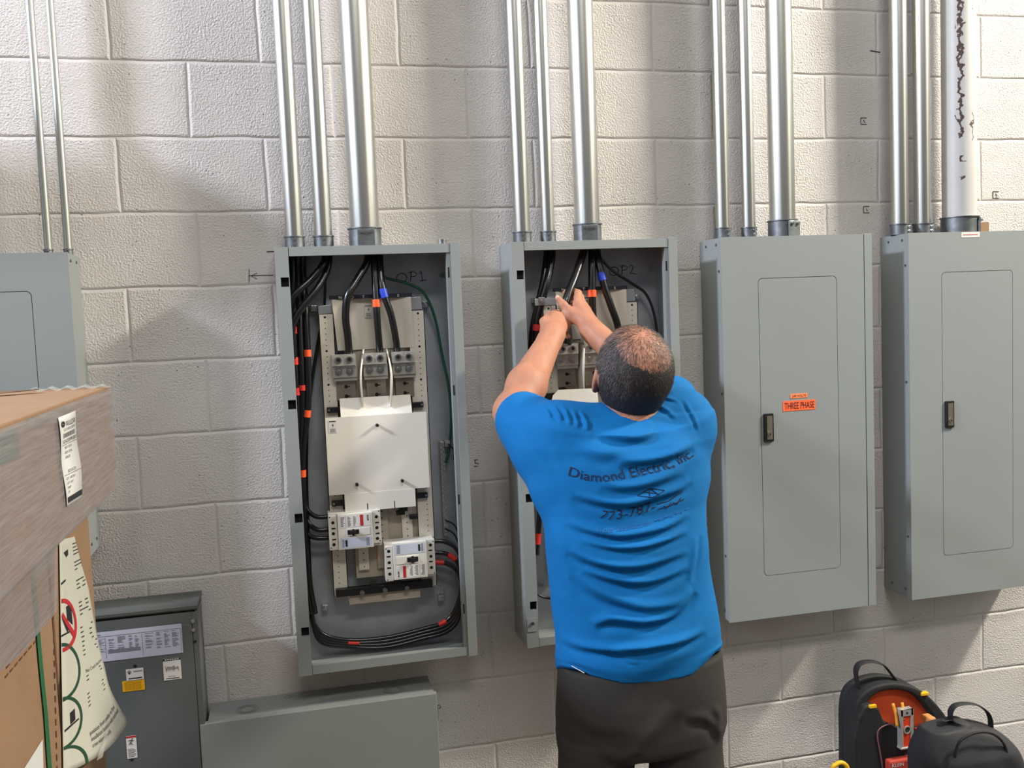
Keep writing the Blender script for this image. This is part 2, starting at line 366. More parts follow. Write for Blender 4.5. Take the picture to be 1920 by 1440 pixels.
# ------------------------------------------------------------------ closed panels
ZB = .745; PD = .146; PW = .507
def screws(mb, pts, r=.004):
    for x, y, z, d in pts:
        d = Vector(d); mb.cyl((x, y, z), Vector((x, y, z))+d*.0025, r, n=10)
    return mb
def rrect(x0, z0, x1, z1, r, n=5):
    out = []
    for cx, cz, a0 in ((x1-r, z1-r, 0), (x0+r, z1-r, PI/2), (x0+r, z0+r, PI), (x1-r, z0+r, 1.5*PI)):
        for k in range(n+1):
            a = a0 + PI/2*k/n; out.append((cx+r*math.cos(a), cz+r*math.sin(a)))
    return out
def closed_panel(x0, x1, label, doorx=None, doorz=(.880, 1.793), latchz=1.335, strip=True, name='electrical_panel', z0=ZB, z1=ZT, left=True, right=True):
    t = thing(name, label, 'electrical panel', ((x0+x1)/2, 0, z0), 'closed grey electrical panels')
    obj('box', MB().box((x0+.002, -.0015, z0+.001), (x1-.002, -PD+.003, z1-.001)), M['grey'], t, bevel=.0015)
    dx0, dx1 = doorx; g = .0016
    # front cover with a cut-out for the door
    outer = [(x0, z0), (x1, z0), (x1, z1), (x0, z1)]
    hole = rrect(dx0-g, doorz[0]-g, dx1+g, doorz[1]+g, .014)
    bm = bmesh.new(); y = -PD-.0025
    def loop(pts): 
        vs = [bm.verts.new((a-t.location.x, y-t.location.y, b-t.location.z)) for a, b in pts]
        return [bm.edges.new((vs[i], vs[(i+1)%len(vs)])) for i in range(len(vs))]
    e = loop(outer)+loop(hole); bmesh.ops.triangle_fill(bm, use_beauty=True, use_dissolve=False, edges=e)
    r = bmesh.ops.extrude_face_region(bm, geom=bm.faces[:]); bmesh.ops.translate(bm, vec=(0, .0045, 0), verts=[v for v in r['geom'] if isinstance(v, bmesh.types.BMVert)])
    bmesh.ops.recalc_face_normals(bm, faces=bm.faces)
    me = bpy.data.meshes.new('cover'); bm.to_mesh(me); bm.free(); me.materials.append(M['grey'])
    cv = bpy.data.objects.new('cover', me); C.objects.link(cv); cv.parent = t; ORG[cv.name] = ORG[t.name]
    obj('gap', MB().prism(rrect(dx0-.006, doorz[0]-.006, dx1+.006, doorz[1]+.006, .016), -PD+.0021, -PD+.0025), M['dark'], t)
    d = obj('door', MB().prism(rrect(dx0, doorz[0], dx1, doorz[1], .013), -PD-.0026, -PD+.0015), M['grey'], t, label='hinged grey door')
    if strip:
        obj('hinge_strip', MB().box((x1-.0245, -PD-.0034, z0), (x1+.002, -PD+.001, z1+.001)), M['grey'], t, bevel=.0006)
        obj('seam', MB().box((x1-.0262, -PD-.0028, z0+.001), (x1-.0243, -PD-.001, z1-.001)), M['dark'], t)
    if latchz:
        lx = dx0+.006; l = obj('latch', MB().prism(rrect(lx, latchz-.0435, lx+.0325, latchz+.0435, .004), -PD-.008, -PD-.002), M['black'], d, bevel=.001)
        obj('latch_plate', MB().prism(rrect(lx+.009, latchz-.036, lx+.028, latchz+.036, .002), -PD-.0092, -PD-.007).cyl((lx+.0185, -PD-.009, latchz-.018), (lx+.0185, -PD-.0112, latchz-.018), .0075, n=20), mat('latch_metal', (176, 168, 150), .35, .9), d, auto=True)
        obj('keyhole', MB().box((lx+.0165, -PD-.0118, latchz-.022), (lx+.0205, -PD-.0105, latchz-.017)), M['dark'], d)
    L_ = []
    for z in (z1-.02, z0+.03):
        for yy in (-.045, -.115):
            if left: L_.append((x0+.002, yy, z, (-1, 0, 0)))
            if right: L_.append((x1-.002, yy, z, (1, 0, 0)))
    if left: L_ += [(x0+.002, -.13, z1-.1, (-1, 0, 0)), (x0+.002, -.13, 1.45, (-1, 0, 0)), (x0+.002, -.13, .95, (-1, 0, 0))]
    for q in L_: obj('side_screw', screws(MB(), [q]), M['cast'], t, auto=True)
    return t, d
p3, d3 = closed_panel(1.690, 2.197, 'closed grey electrical panel with an orange three phase sticker, right of the man', (1.811, 2.074), latchz=1.3395)
# sticker
s1 = P(1475, 741, -.149); s2 = P(1513, 736, -.149)
zc = P(1497, 760, -.149)[2]; x0_, x1_ = P(1468, 760, -.149)[0], P(1529, 757, -.149)[0]
st = obj('orange_sticker', MB().box((x0_, -.1488, zc-.0155), (x1_, -.1496, zc+.0155)), mat('orange_label', (255, 104, 56), .5), d3)
obj('lettering', text_on(MB(), 'THREE PHASE', .029, x0_+.005, -.1502, zc-.0098, width=x1_-x0_-.010), M['ink'], d3)
xa, xb = P(1482, 742, -.149)[0], P(1514, 742, -.149)[0]; z2 = P(1497, 742, -.149)[2]
obj('orange_sticker', MB().box((xa, -.1488, z2-.0068), (xb, -.1496, z2+.0068)), mat('orange_label_small', (255, 140, 84), .5), d3)
obj('lettering', text_on(MB(), '240 VOLTS', .011, xa+.005, -.1502, z2-.0038, width=xb-xa-.010), M['ink'], d3)
p4, d4 = closed_panel(2.330, 2.837, 'closed grey electrical panel cut off by the right edge of the photo', (2.450, 2.713), latchz=1.3395)
xl = P(1803, 440, -.15)[0]; zl = P(1820, 440, -.15)[2]
obj('paper_tag', MB().box((xl, -.1486, zl-.0085), (xl+.068, -.1494, zl+.0085)), M['label'], p4)
tg_ = MB()
for k in range(9): tg_.box((xl+.006+k*.0062, -.1499, zl-.0012), (xl+.0105+k*.0062, -.1493, zl+.0012))
obj('printing', tg_, M['redink'], p4)
pl_, dl_ = closed_panel(-.620, -.111, 'closed grey electrical panel at the left edge of the photo behind the wrapped box', (-.502, P(60, 600, -.149)[0]+.002), doorz=(1.24, P(40, 547, -.149)[2]), latchz=None, strip=False, z0=1.128)

# ------------------------------------------------------------------ open enclosures
def enclosure(x0, label, mark):
    t = thing('panel_enclosure', label, 'panel enclosure', (x0+.25, 0, ZB), 'open grey panel enclosures')
    x1 = x0+.498; y = -PD
    obj('back_panel', MB().box((x0+.002, -.001, ZB+.002), (x1-.002, -.008, ZT-.002)), M['galv'], t, label='bare galvanised back sheet')
    for a, b in (((x0, 0, ZB), (x0+.002, y, ZT)), ((x1-.002, 0, ZB), (x1, y, ZT))):
        obj('side_wall', MB().box(a, b), M['grey'], t)
    obj('top_wall', MB().box((x0+.002, 0, ZT-.002), (x1-.002, y, ZT)), M['grey'], t)
    obj('bottom_wall', MB().box((x0+.002, 0, ZB), (x1-.002, y, ZB+.002)), M['grey'], t)
    f = M['grey']
    # left stile with its square slots, cut as separate lengths around the holes
    xs = (x0, x0+.036); hs = [P(537, 529, y)[2]-.0, P(541, 759, y)[2], P(552, 972, y)[2], P(565, 1185, y)[2]]
    sm = MB(); zc = ZB; hx0, hx1 = x0+.013, x0+.034
    for h in sorted(hs):
        sm.box((xs[0], y, zc), (xs[1], y-.003, h-.0125)); sm.box((xs[0], y, h-.0125), (hx0, y-.003, h+.0125)); sm.box((hx1, y, h-.0125), (xs[1], y-.003, h+.0125)); zc = h+.0125
    sm.box((xs[0], y, zc), (xs[1], y-.003, ZT))
    sm.box((xs[1]-.002, y, ZB+.03), (xs[1], y+.022, ZT-.026))
    obj('frame_stile', sm, f, t)
    for h in hs: obj('slot_backing', MB().box((hx0-.001, y+.012, h-.014), (hx1+.001, y+.013, h+.014)), M['dark'], t)
    tr = MB().box((x0+.0375, y-.002, ZT-.002), (x1-.0235, y+.001, ZT-.0245)).box((x0+.0375, y, ZT-.0245), (x1-.03, y+.022, ZT-.0225))
    obj('frame_rail', tr, f, t)
    tr = MB().box((x0+.0375, y-.002, ZB+.001), (x1-.0235, y+.001, ZB+.025)).box((x0+.0375, y, ZB+.023), (x1-.03, y+.022, ZB+.025))
    obj('frame_rail', tr, f, t)
    obj('frame_stile', MB().box((x1-.0225, y-.004, ZB-.002), (x1+.004, y+.001, ZT+.004)).box((x1-.034, y+.001, ZB+.025), (x1-.0225, y+.003, ZT-.024)).box((x1-.034, y+.001, ZB+.025), (x1-.032, y+.024, ZT-.024)), f, t, bevel=.0006)
    for h in hs: obj('slot', MB().box((x1-.0315, y+.0012, h-.001), (x1-.0275, y+.0005, h+.027)), M['dark'], t)
    obj('seam', MB().box((x0+.0362, y-.0005, ZT-.030), (x0+.0374, y+.0005, ZT-.001)).box((x0+.0362, y-.0005, ZB+.001), (x0+.0374, y+.0005, ZB+.030)), M['dark'], t)
    # marker writing on the back sheet
    wm = MB()
    def ws(pts): stroke(wm, [Vector((x0+a, -.0088, b)) for a, b in pts], .0011, 5)
    zz = 1.845; xx = .335
    ws([(xx+.019+.015*math.cos(k*.5), zz-.010+.013*math.sin(k*.5)) for k in range(14)])
    ws([(xx+.044, zz-.021), (xx+.047, zz+.008)]); ws([(xx+.039, zz+.003), (xx+.052, zz+.007), (xx+.064, zz+.001), (xx+.058, zz-.007), (xx+.046, zz-.008)])
    if mark == 1: ws([(xx+.070, zz), (xx+.076, zz+.008), (xx+.079, zz-.021)]); ws([(xx+.071, zz-.021), (xx+.090, zz-.019)])
    else: ws([(xx+.068, zz+.001), (xx+.076, zz+.008), (xx+.082, zz+.001), (xx+.076, zz-.012), (xx+.068, zz-.020), (xx+.078, zz-.018), (xx+.092, zz-.021)])
    obj('handwriting', wm, M['ink'], t)
    for a, b in ((.472, 1.838), (.05, .83), (.09, .89), (.43, .90)):
        bl = MB().cyl((x0+a, -.008, b), (x0+a, -.012, b), .008, n=14); bl.cyl((x0+a, -.012, b), (x0+a, -.016, b), .0045, n=6)
        obj('mounting_bolt', bl, M['zinc'], t, auto=True)
    return t
e1 = enclosure(.398, 'open grey panel enclosure marked OP1, left of the man', 1)
e2 = enclosure(1.048, 'open grey panel enclosure the man is working in, marked OP2', 2)
lb = MB().box((1.0495, -.1495, .792), (1.078, -.1505, .833)); obj('patch_plate', lb, M['grey'], e2, bevel=.0005)
obj('patch_screw', MB().cyl((1.066, -.1505, .818), (1.066, -.154, .818), .005, n=14), M['zinc'], e2, auto=True)

# ------------------------------------------------------------------ panel interiors
def Q(u, v, y): 
    p = P(u, v, y); return (p[0], p[2])
def interior(dx, label, work=False):
    t = thing('panel_interior', label, 'panel interior', (.69+dx, -.008, .95), 'panelboard interiors')
    def pz(pts, yf, yb, name, m, par=t, bevel=0, label=None):
        return obj(name, MB().prism([(a+dx, b) for a, b in [Q(u, v, yf) for u, v in pts]], yf, yb), m, par, bevel=bevel, label=label)
    yr = -.062
    # side rails with rows of holes
    for (a, b, c, d, hx) in (((597, 590), (625, 588), (650, 1112), (623, 1118), 0), ((764, 583), (795, 580), (820, 1096), (795, 1100), 0)):
        x0, x1 = Q(*a, yr)[0], Q(*b, yr)[0]; z1, z0 = Q(*a, yr)[1], Q(*d, yr)[1]
        r = obj('side_rail', MB().box((x0+dx, yr, z0), (x1+dx, yr+.002, z1)).box((x0+dx, yr, z0), (x0+.002+dx, -.02, z1)).box((x1-.002+dx, yr, z0), (x1+dx, -.02, z1)), M['cream'], t)
        hm = MB(); xm = x0+(x1-x0)*(.42 if x0 < .6 else .62)
        k = 0; z = z1-.008
        while z > z0+.01:
            big = k in (0, 6, 12, 22) ; hm.cyl((xm+dx, yr-.0004, z), (xm+dx, yr+.001, z), .0033 if big else .0015, n=12); z -= .0158; k += 1
        obj('holes', hm, M['dark'], r)
    pz([(560, 572), (560, 574), (561, 574), (561, 572)], -.02, -.01, 'mount', M['galv']) if False else None
    # centre backing and lower bus channels
    obj('chassis', MB().box((.575+dx, -.045, .975), (.800+dx, -.010, 1.76)), M['creamdark'], t, label='warm grey chassis pan')
    for k, (a, b) in enumerate(((.583, .612), (.637, .672), (.712, .742), (.765, .790))):
        o_ = obj('bus_cover', MB().box((a+dx, -.056, 1.00), (b+dx, -.044, 1.22)), M['cream'] if k != 1 else M['creamdark'], t, bevel=.0008)
        hm = MB()
        for j in range(11): hm.cyl(((a+b)/2+dx, -.0563, 1.01+j*.0195), ((a+b)/2+dx, -.055, 1.01+j*.0195), .0018, n=10)
        obj('holes', hm, M['dark'], o_)
    # brackets at the four corners
    for pts in ([(596, 574), (622, 571), (622, 588), (597, 590)], [(764, 558), (789, 556), (792, 580), (765, 582)]):
        pz(pts, -.055, -.012, 'bracket', M['galv'], bevel=.001)
    for (u, v) in ((588, 578), (799, 571), (828, 1122), (610, 1140)):
        ears = MB(); p = P(u, v, -.03); ears.box((p[0]-.009+dx, -.010, p[2]-.008), (p[0]+.009+dx, -.03, p[2]+.008)); ears.cyl((p[0]+dx, -.03, p[2]), (p[0]+dx, -.036, p[2]), .006, n=6)
        obj('mounting_stud', ears, M['zinc'], t, bevel=.001)
    # notice strip and folded white deflector
    yn = -.068
    n0, n1 = Q(617, 560, yn), Q(772, 552, yn); zt = Q(690, 552, yn)[1]
    ns = obj('notice_strip', MB().box((n0[0]+dx, yn, zt-.011), (n1[0]+dx, yn+.002, zt)), M['navy'], t)
    tm = MB()
    for k, ch in enumerate('NOTICE'):
        text_on(tm, ch, .0105, n0[0]+.026+k*.0335*.98+dx, yn-.0004, zt-.0095, sx=1.15)
    obj('lettering', tm, M['white'], ns)
    z0 = Q(690, 655, yn)[1]; xl_, xr_ = Q(622, 563, yn)[0], Q(770, 560, yn)[0]
    df = MB(); cols = [(0, -.066), (.12, -.058), (.30, -.050), (.5, -.048), (.70, -.050), (.88, -.058), (1, -.066)]
    vs = []; zt2 = zt-.011
    for zz, k in ((zt2, 0), (z0, 1)):
        for f_, yy in cols: vs.append((xl_+(xr_-xl_)*(f_*(1-.03*k)+.03*k*.5)+(.006*k)+dx, yy-.004*(1-k), zz))
    n = len(cols); vs += [(a, b+.0016, c) for a, b, c in vs]
    fs = [(i, i+1, i+1+n, i+n) for i in range(n-1)] + [(i+2*n, i+3*n, i+1+3*n, i+1+2*n) for i in range(n-1)] + [(i, i+2*n, i+1+2*n, i+1) for i in range(n-1)] + [(i+n, i+1+n, i+1+3*n, i+3*n) for i in range(n-1)] + [(0, n, 3*n, 2*n), (n-1, 3*n-1, 4*n-1, 2*n-1)]
    df.add(vs, fs); obj('deflector', df, M['cream'], t, label='cream folded wire deflector')
    def danger(u, v, y, par):
        p = P(u, v, y); x, z = p[0]+dx, p[2]
        l_ = obj('warning_label', MB().box((x-.011, y, z-.018), (x+.011, y+.0006, z+.018)), M['label'], par)
        dm = MB().box((x-.009, y-.0003, z+.013), (x+.009, y, z+.0155))
        dm.add([(x+.001, y-.0004, z+.011), (x-.0025, y-.0004, z+.003), (x, y-.0004, z+.004), (x-.001, y-.0004, z-.003), (x+.003, y-.0004, z+.0055), (x+.0005, y-.0004, z+.0045)], [(0,1,2,5), (5,2,3,4)])
        for k in range(5): dm.box((x-.008, y-.0003, z-.006-k*.0022), (x+.008-.003*(k%2), y, z-.0068-k*.0022))
        obj('printing', dm, M['ink'], l_)
    danger(691, 583, -.0555, t)
    # lug blocks
    for (ua, ub) in ((622, 667), (680, 725), (735, 778)):
        yf = -.098; xa, xb = Q(ua, 675, yf)[0]+dx, Q(ub, 675, yf)[0]+dx; z1 = Q(ua, 662, yf)[1]; z1 = Q(700, 662, yf)[1]
        h = .031; xm = (xa+xb)/2
        lg = obj('lug_block', MB().box((xa, yf, z1-h), (xb, -.045, z1)).box((xm-.0006, yf-.0004, z1-h), (xm+.0006, yf, z1)), M['alu'], t, bevel=.001)
        lo = obj('lug_base', MB().box((xa+.002, yf+.012, z1-h-.034), (xb+.003, -.045, z1-h)).box((xa+.004, yf+.018, z1-h-.044), (xb+.003, -.045, z1-h-.034)), M['alu'], t, bevel=.001)
        for xx in ((xa*.73+xb*.27), (xa*.27+xb*.73)):
            obj('set_screw', MB().ring((xx, yf+.001, z1-h/2), (0, -1, 0), .0098, .0055, .0035, 24), M['zinc'], lg, auto=True)
            obj('socket', MB().cyl((xx, yf-.0002, z1-h/2), (xx, yf-.001, z1-h/2), .0056, n=6), M['dark'], lg)
            bo = MB().cyl((xx, yf+.012, z1-h-.017), (xx, yf+.009, z1-h-.017), .0105, n=20); bo.cyl((xx, yf+.009, z1-h-.017), (xx, yf-.001, z1-h-.017), .006, .0045, n=8)
            obj('bus_bolt', bo, M['zinc'], lo, auto=True)
        b_ = obj('bus_plate', MB().box((xa+.010, -.066, z1-.130), (xb-.002, -.050, z1-h-.040)), M['bus'], t, bevel=.0008)
        kh = MB()
        for zz in (z1-.092, z1-.119): kh.cyl((xm+.004, -.0665, zz), (xm+.004, -.0655, zz), .0052, n=14); kh.box((xm+.006, -.0665, zz-.0015), (xm+.015, -.0655, zz+.0015))
        obj('keyholes', kh, M['dark'], b_)
    # upright cream phase barriers
    for (u0, u1, um) in ((682, 681, 677), (725, 733, 735)):
        a = P(u0, 654, -.085); b = P(um, 705, -.112); c = P(u1, 762, -.095); bm_ = MB()
        pts = spline([a, b, c], 8); vs = []
        for p in pts:
            for sx_, yy in ((-.002, p[1]), (.002, p[1]), (.002, -.055), (-.002, -.055)): vs.append((p[0]+sx_+dx, yy, p[2]))
        fs = [(i*4+k, i*4+(k+1)%4, (i+1)*4+(k+1)%4, (i+1)*4+k) for i in range(len(pts)-1) for k in range(4)] + [(0,1,2,3), tuple(len(vs)-4+k for k in (3,2,1,0))]
        obj('phase_barrier', bm_.add(vs, fs), M['cream'], t)
    # cover plates
    yc = -.098
    X = lambda u, v, y=yc: Q(u, v, y)[0]+dx
    Z = lambda u, v, y=yc: Q(u, v, y)[1]
    zc1, zc0 = Z(707, 778), Z(707, 922)
    if not work:
        fp = MB(); xa, xb = X(638, 760), X(772, 757); za = Z(700, 745)
        fp.add([(xa, -.075, za), (xb, -.075, za), (xb, yc, zc1), (xa, yc, zc1), (xa, -.073, za), (xb, -.073, za), (xb, yc+.002, zc1), (xa, yc+.002, zc1)], [(0,3,2,1), (4,5,6,7), (0,1,5,4), (2,3,7,6), (1,2,6,5), (3,0,4,7)])
        obj('folded_cover_lip', fp, M['white'], t)
        cv = obj('cover_plate', MB().box((X(612, 850)+.001, yc, zc0), (X(803, 850), yc+.002, zc1)), M['white'], t, bevel=.0006, label='large blank white cover plate')
        tabm = MB(); xa, xb = X(646, 935), X(779, 935); zt0 = Z(710, 955); x1_ = X(689, 945); x2_ = X(740, 945)
        for a, b in ((xa, x1_-.0014), (x1_+.0014, x2_-.0014), (x2_+.0014, xb)): tabm.box((a, yc-.001, zt0), (b, yc+.001, zt0+.020))
        tabm.box((xa, yc-.001, zt0+.020), (xb, yc+.001, zc0+.0005))
        obj('cover_tab', tabm, M['white'], t)
        danger(624, 800, yc-.0008, cv)
        for (u, v) in ((707, 797), (669, 908), (754, 901)):
            p = P(u, v, yc-.004); obj('cover_screw', MB().cyl((p[0]+dx, yc, p[2]), (p[0]+dx, yc-.012, p[2]), .0045, n=14).ring((p[0]+dx, yc-.012, p[2]), (0, -1, 0), .0045, .0025, .001, 14), mat('dark_screw', (80, 72, 66), .4, .8), cv, auto=True)
        for pts in ([(613, 764), (638, 762), (638, 773), (613, 774)], [(772, 755), (794, 753), (794, 763), (772, 765)], [(622, 939), (646, 937), (646, 949), (622, 950)], [(779, 926), (802, 923), (802, 933), (779, 936)]):
            q = [Q(u, v, -.075) for u, v in pts]; x0, x1 = q[0][0], q[1][0]; z = (q[0][1]+q[2][1])/2
            k_ = obj('black_clip', MB().box((x0+dx, -.075, z-.0075), (x1+dx, -.062, z+.0075)), M['black'], t, bevel=.0008)
            xs_ = x0+.005 if x0 < .65 else x1-.005
            obj('clip_screw', MB().cyl((xs_+dx, -.075, z), (xs_+dx, -.078, z), .0035, n=10), M['zinc'], k_, auto=True)
        # bare hardware between breakers
        hw = MB()
        for (x, z) in ((.716, 1.17), (.708, 1.16), (.745, 1.145), (.70, 1.075), (.712, 1.05)):
            hw.box((x-.012, -.075, z-.006), (x+.012, -.056, z+.006))
        obj('breaker_mount', hw, M['black'], t, bevel=.001)
    else:
        # lifted clear cover seen beside the head
        pts = [P(1037, 741, -.11), P(1047, 731, -.11), P(1120, 728, -.11), P(1125, 790, -.11), P(1060, 790, -.11), P(1032, 760, -.11)]
        zs = [p[2] for p in pts]
        cv = obj('cover_plate', MB().prism([(p[0], p[2]) for p in pts], -.11, -.108).box((1.18, -.11, 1.18), (1.46, -.108, min(zs)+.001)), M['white'], t)
        p = P(1105, 769, -.112); obj('cover_screw', MB().cyl((p[0], -.11, p[2]), (p[0], -.12, p[2]), .0045, n=14), M['cast'], cv, auto=True)
        for (u0, v0, u1, v1) in ((1020, 738, 1048, 750),):
            q = [Q(u0, v0, -.075), Q(u1, v1, -.075)]
            obj('black_clip', MB().box((q[0][0], -.075, q[1][1]), (q[1][0], -.062, q[0][1])), M['black'], t, bevel=.0008)
    # lower black bar with three thumb screws and lip plate
    yb = -.080; xa, xb = X(630, 1108, yb), X(811, 1095, yb); zb = Z(722, 1103, yb)
    bb = obj('lower_bar', MB().box((xa, yb, zb-.012), (xb, -.058, zb+.010)), M['black'], t, bevel=.001)
    for (u, v) in ((679, 1107), (722, 1104), (763, 1101)):
        x = X(u, v, yb-.008); obj('thumb_screw', MB().cyl((x, yb, zb-.004), (x, yb-.010, zb-.004), .0068, n=18), M['cast'], bb, auto=True)
    for (u, w_) in ((701, .020), (746, .020)):
        x = X(u, 1095, yb); obj('bar_clip', MB().box((x-w_/2, yb-.003, zb+.006), (x+w_/2, -.06, zb+.020)), M['black'], bb, bevel=.001)
    xa, xb = X(655, 1125, -.07), X(788, 1115, -.07)
    obj('lower_lip', MB().box((xa, -.070, zb-.040), (xb, -.066, zb-.010)), M['creamdark'], t)
    xa, xb = X(633, 1130, -.04), X(660, 1130, -.04)
    obj('foot_bracket', MB().box((xa-.006, -.046, zb-.034), (xa+.03, -.01, zb-.014)), M['galv'], t, bevel=.001)
    obj('foot_bracket', MB().box((X(788, 1112, -.04), -.046, zb-.022), (X(815, 1112, -.04), -.01, zb-.002)), M['galv'], t, bevel=.001)
    return t
i1 = interior(0, 'cream panelboard interior with lugs and blank white cover inside OP1')
i2 = interior(.650, 'cream panelboard interior with exposed lugs behind the man and his hands', work=True)

# equipment ground bars
def ground_bar(dx, label):
    t = thing('ground_bar', label, 'ground bar', (.83+dx, -.008, 1.1), 'ground bars inside the open panels')
    yb = -.035; a = P(829, 828, yb); b = P(837, 1005, yb); x = (a[0]+b[0])/2+dx
    br = obj('bar', MB().box((x-.006, yb, b[2]), (x+.006, -.010, a[2])), M['alu'], t, bevel=.0008)
    hm = MB(); sc = MB(); z = a[2]-.006; k = 0
    while z > b[2]+.004:
        sc.cyl((x+(.003 if k % 2 else -.002), yb, z), (x+(.003 if k % 2 else -.002), yb-.005, z), .0032, n=8); z -= .0072; k += 1
    o_ = obj('bar_screws', sc, M['zinc'], t, auto=True)
    obj('bar_lug', MB().box((x+.008, -.034, a[2]-.016), (x+.024, -.010, a[2]+.002)).cyl((x+.017, -.034, a[2]-.006), (x+.017, -.040, a[2]-.006), .005, n=12), M['alu'], t, bevel=.001)
    return t
a = P(1003, 560, -.122); b = P(1036, 572, -.122)
eb = obj('mounting_ear', MB().box((a[0], -.118, b[2]), (b[0]+.012, -.1205, a[2])).box((b[0]+.008, -.118, b[2]), (b[0]+.012, -.05, a[2])), M['galv'], i2, bevel=.0008)
c_ = P(1016, 565, -.124); obj('ear_screw', MB().box((c_[0]-.0095, -.1205, c_[2]-.011), (c_[0]+.0095, -.1235, c_[2]+.011)).cyl((c_[0], -.1235, c_[2]), (c_[0], -.128, c_[2]), .006, n=6), M['zinc'], i2, bevel=.0006)
ground_bar(0, 'silver ground bar with a row of small screws at the right inside OP1')

# ------------------------------------------------------------------ circuit breakers
def breaker(px, flip, label):
    (u0, v0), (u1, v1), (u2, v2), (u3, v3) = px; yf = -.108
    a = P(u0, v0, yf); b = P(u1, v1, yf); c = P(u2, v2, yf); d = P(u3, v3, yf)
    x0 = (a[0]+d[0])/2; x1 = (b[0]+c[0])/2; z1 = (a[2]+b[2])/2; z0 = (c[2]+d[2])/2; W = x1-x0; H = z1-z0
    t = thing('circuit_breaker', label, 'circuit breaker', ((x0+x1)/2, -.056, z0), 'moulded case circuit breakers')
    f = (lambda s: x0+W*(s if not flip else 1-s)); g = (lambda s: z0+H*(s if not flip else 1-s))
    def bx(s0, s1, t0, t1, ya, yb): return ((f(s0), ya, g(t0)), (f(s1), yb, g(t1)))
    obj('base', MB().box(*bx(0, 1, 0, 1, yf+.006, -.0565)), M['breaker'], t, bevel=.0015)
    body = MB(); body.box(*bx(.17, .84, .0, .97, yf-.008, yf+.007)); obj('case', body, M['breaker'], t, bevel=.0012)
    obj('terminal_cover', MB().box(*bx(0, .165, .0, .93, yf-.001, yf+.006)), M['breaker'], t, bevel=.001)
    obj('terminal_cover', MB().box(*bx(.845, 1, .08, 1, yf-.001, yf+.006)), M['breaker'], t, bevel=.001)
    h = MB()
    for sx_ in (.085, .92):
        for k, tz in enumerate((.18, .48, .78)):
            zz = tz+(.03 if sx_ > .5 else -.03); h.cyl((f(sx_), yf-.0013, g(zz)), (f(sx_), yf, g(zz)), .0046, n=14)
            if k < 2: h.box(*bx(sx_-.03, sx_+.045, zz+.12, zz+.16, yf-.0013, yf))
    for sx_, tz in ((.03, .06), (.03, .9), (.97, .14), (.97, .96)): h.cyl((f(sx_), yf-.0013, g(tz)), (f(sx_), yf, g(tz)), .0018, n=8)
    obj('terminal_holes', h, M['dark'], t)
    yl = yf-.0086
    obj('rating_label', MB().box(*bx(.21, .80, .60, .93, yl, yl+.0008)), M['label'], t, label='grey-white rating label')
    obj('rating_label', MB().box(*bx(.21, .80, .04, .31, yl, yl+.0008)), mat('pale_blue_label', (190, 196, 210), .5), t, label='pale bluish rating label')
    pr = MB(); r_ = random.Random(3)
    for k in range(13):
        pr.box(*bx(.23, .23+.08*r_.uniform(.5, 1), .63+k*.021, .638+k*.021, yl-.0003, yl)); pr.box(*bx(.36, .36+.07*r_.uniform(.4, 1), .63+k*.021, .637+k*.021, yl-.0003, yl)); pr.box(*bx(.47, .47+.06*r_.uniform(.4, 1), .63+k*.021, .637+k*.021, yl-.0003, yl))
    for k in range(9): pr.box(*bx(.24, .26+.03*r_.uniform(.4, 1), .07+k*.024, .078+k*.024, yl-.0003, yl)); pr.box(*bx(.70, .74+.03*r_.uniform(.4, 1), .07+k*.024, .078+k*.024, yl-.0003, yl))
    pr.box(*bx(.325, .328, .62, .92, yl-.0003, yl)); pr.box(*bx(.30, .34, .08, .26, yl-.0003, yl))
    obj('printing', pr, M['ink'], t)
    obj('red_flash', MB().box(*bx(.60, .66, .62, .92, yl-.0004, yl)), M['redink'], t)
    # maker's word stands on its side, letters built from short bars
    wd = MB(); xw0, xw1 = .735, .765
    for k, segs in enumerate((((0, 0, .2, 1), (0, 0, 1, .25), (0, .4, .7, .6), (0, .75, 1, 1)), ((0, 0, .25, 1), (.75, 0, 1, 1), (0, 0, 1, .3), (0, .6, 1, .8)), ((.35, 0, .65, 1), (0, 0, 1, .3)), ((0, 0, .25, 1), (.75, 0, 1, 1), (0, 0, 1, .3), (0, .7, 1, 1)), ((0, 0, .25, 1), (.75, 0, 1, 1), (.2, .3, .8, .7)))):
        zb_ = .90-k*.032
        for (p0, q0, p1, q1) in segs: wd.box(*bx(xw0+(xw1-xw0)*q0, xw0+(xw1-xw0)*q1, zb_-.024*p1, zb_-.024*p0, yl-.0004, yl))
    obj('logo', wd, M['ink'], t)
    tr = obj('toggle_surround', MB().box(*bx(.34, .78, .36, .57, yl-.0008, yl+.002)), M['breaker'], t, bevel=.0006)
    tg = MB(); tg.box(*bx(.35, .57, .40, .53, yl-.0016, yl)); tg.box(*bx(.40, .52, .42, .52, yl-.010, yl)); tg.box(*bx(.44, .48, .37, .55, yl-.007, yl))
    obj('toggle', tg, M['black'], t, bevel=.0008)
    return t
breaker([(614, 963), (713, 956), (716, 1024), (619, 1031)], False, 'left, higher circuit breaker with black toggle inside OP1')
breaker([(720, 1019), (814, 1011), (818, 1082), (724, 1089)], True, 'right, lower circuit breaker with black toggle inside OP1')

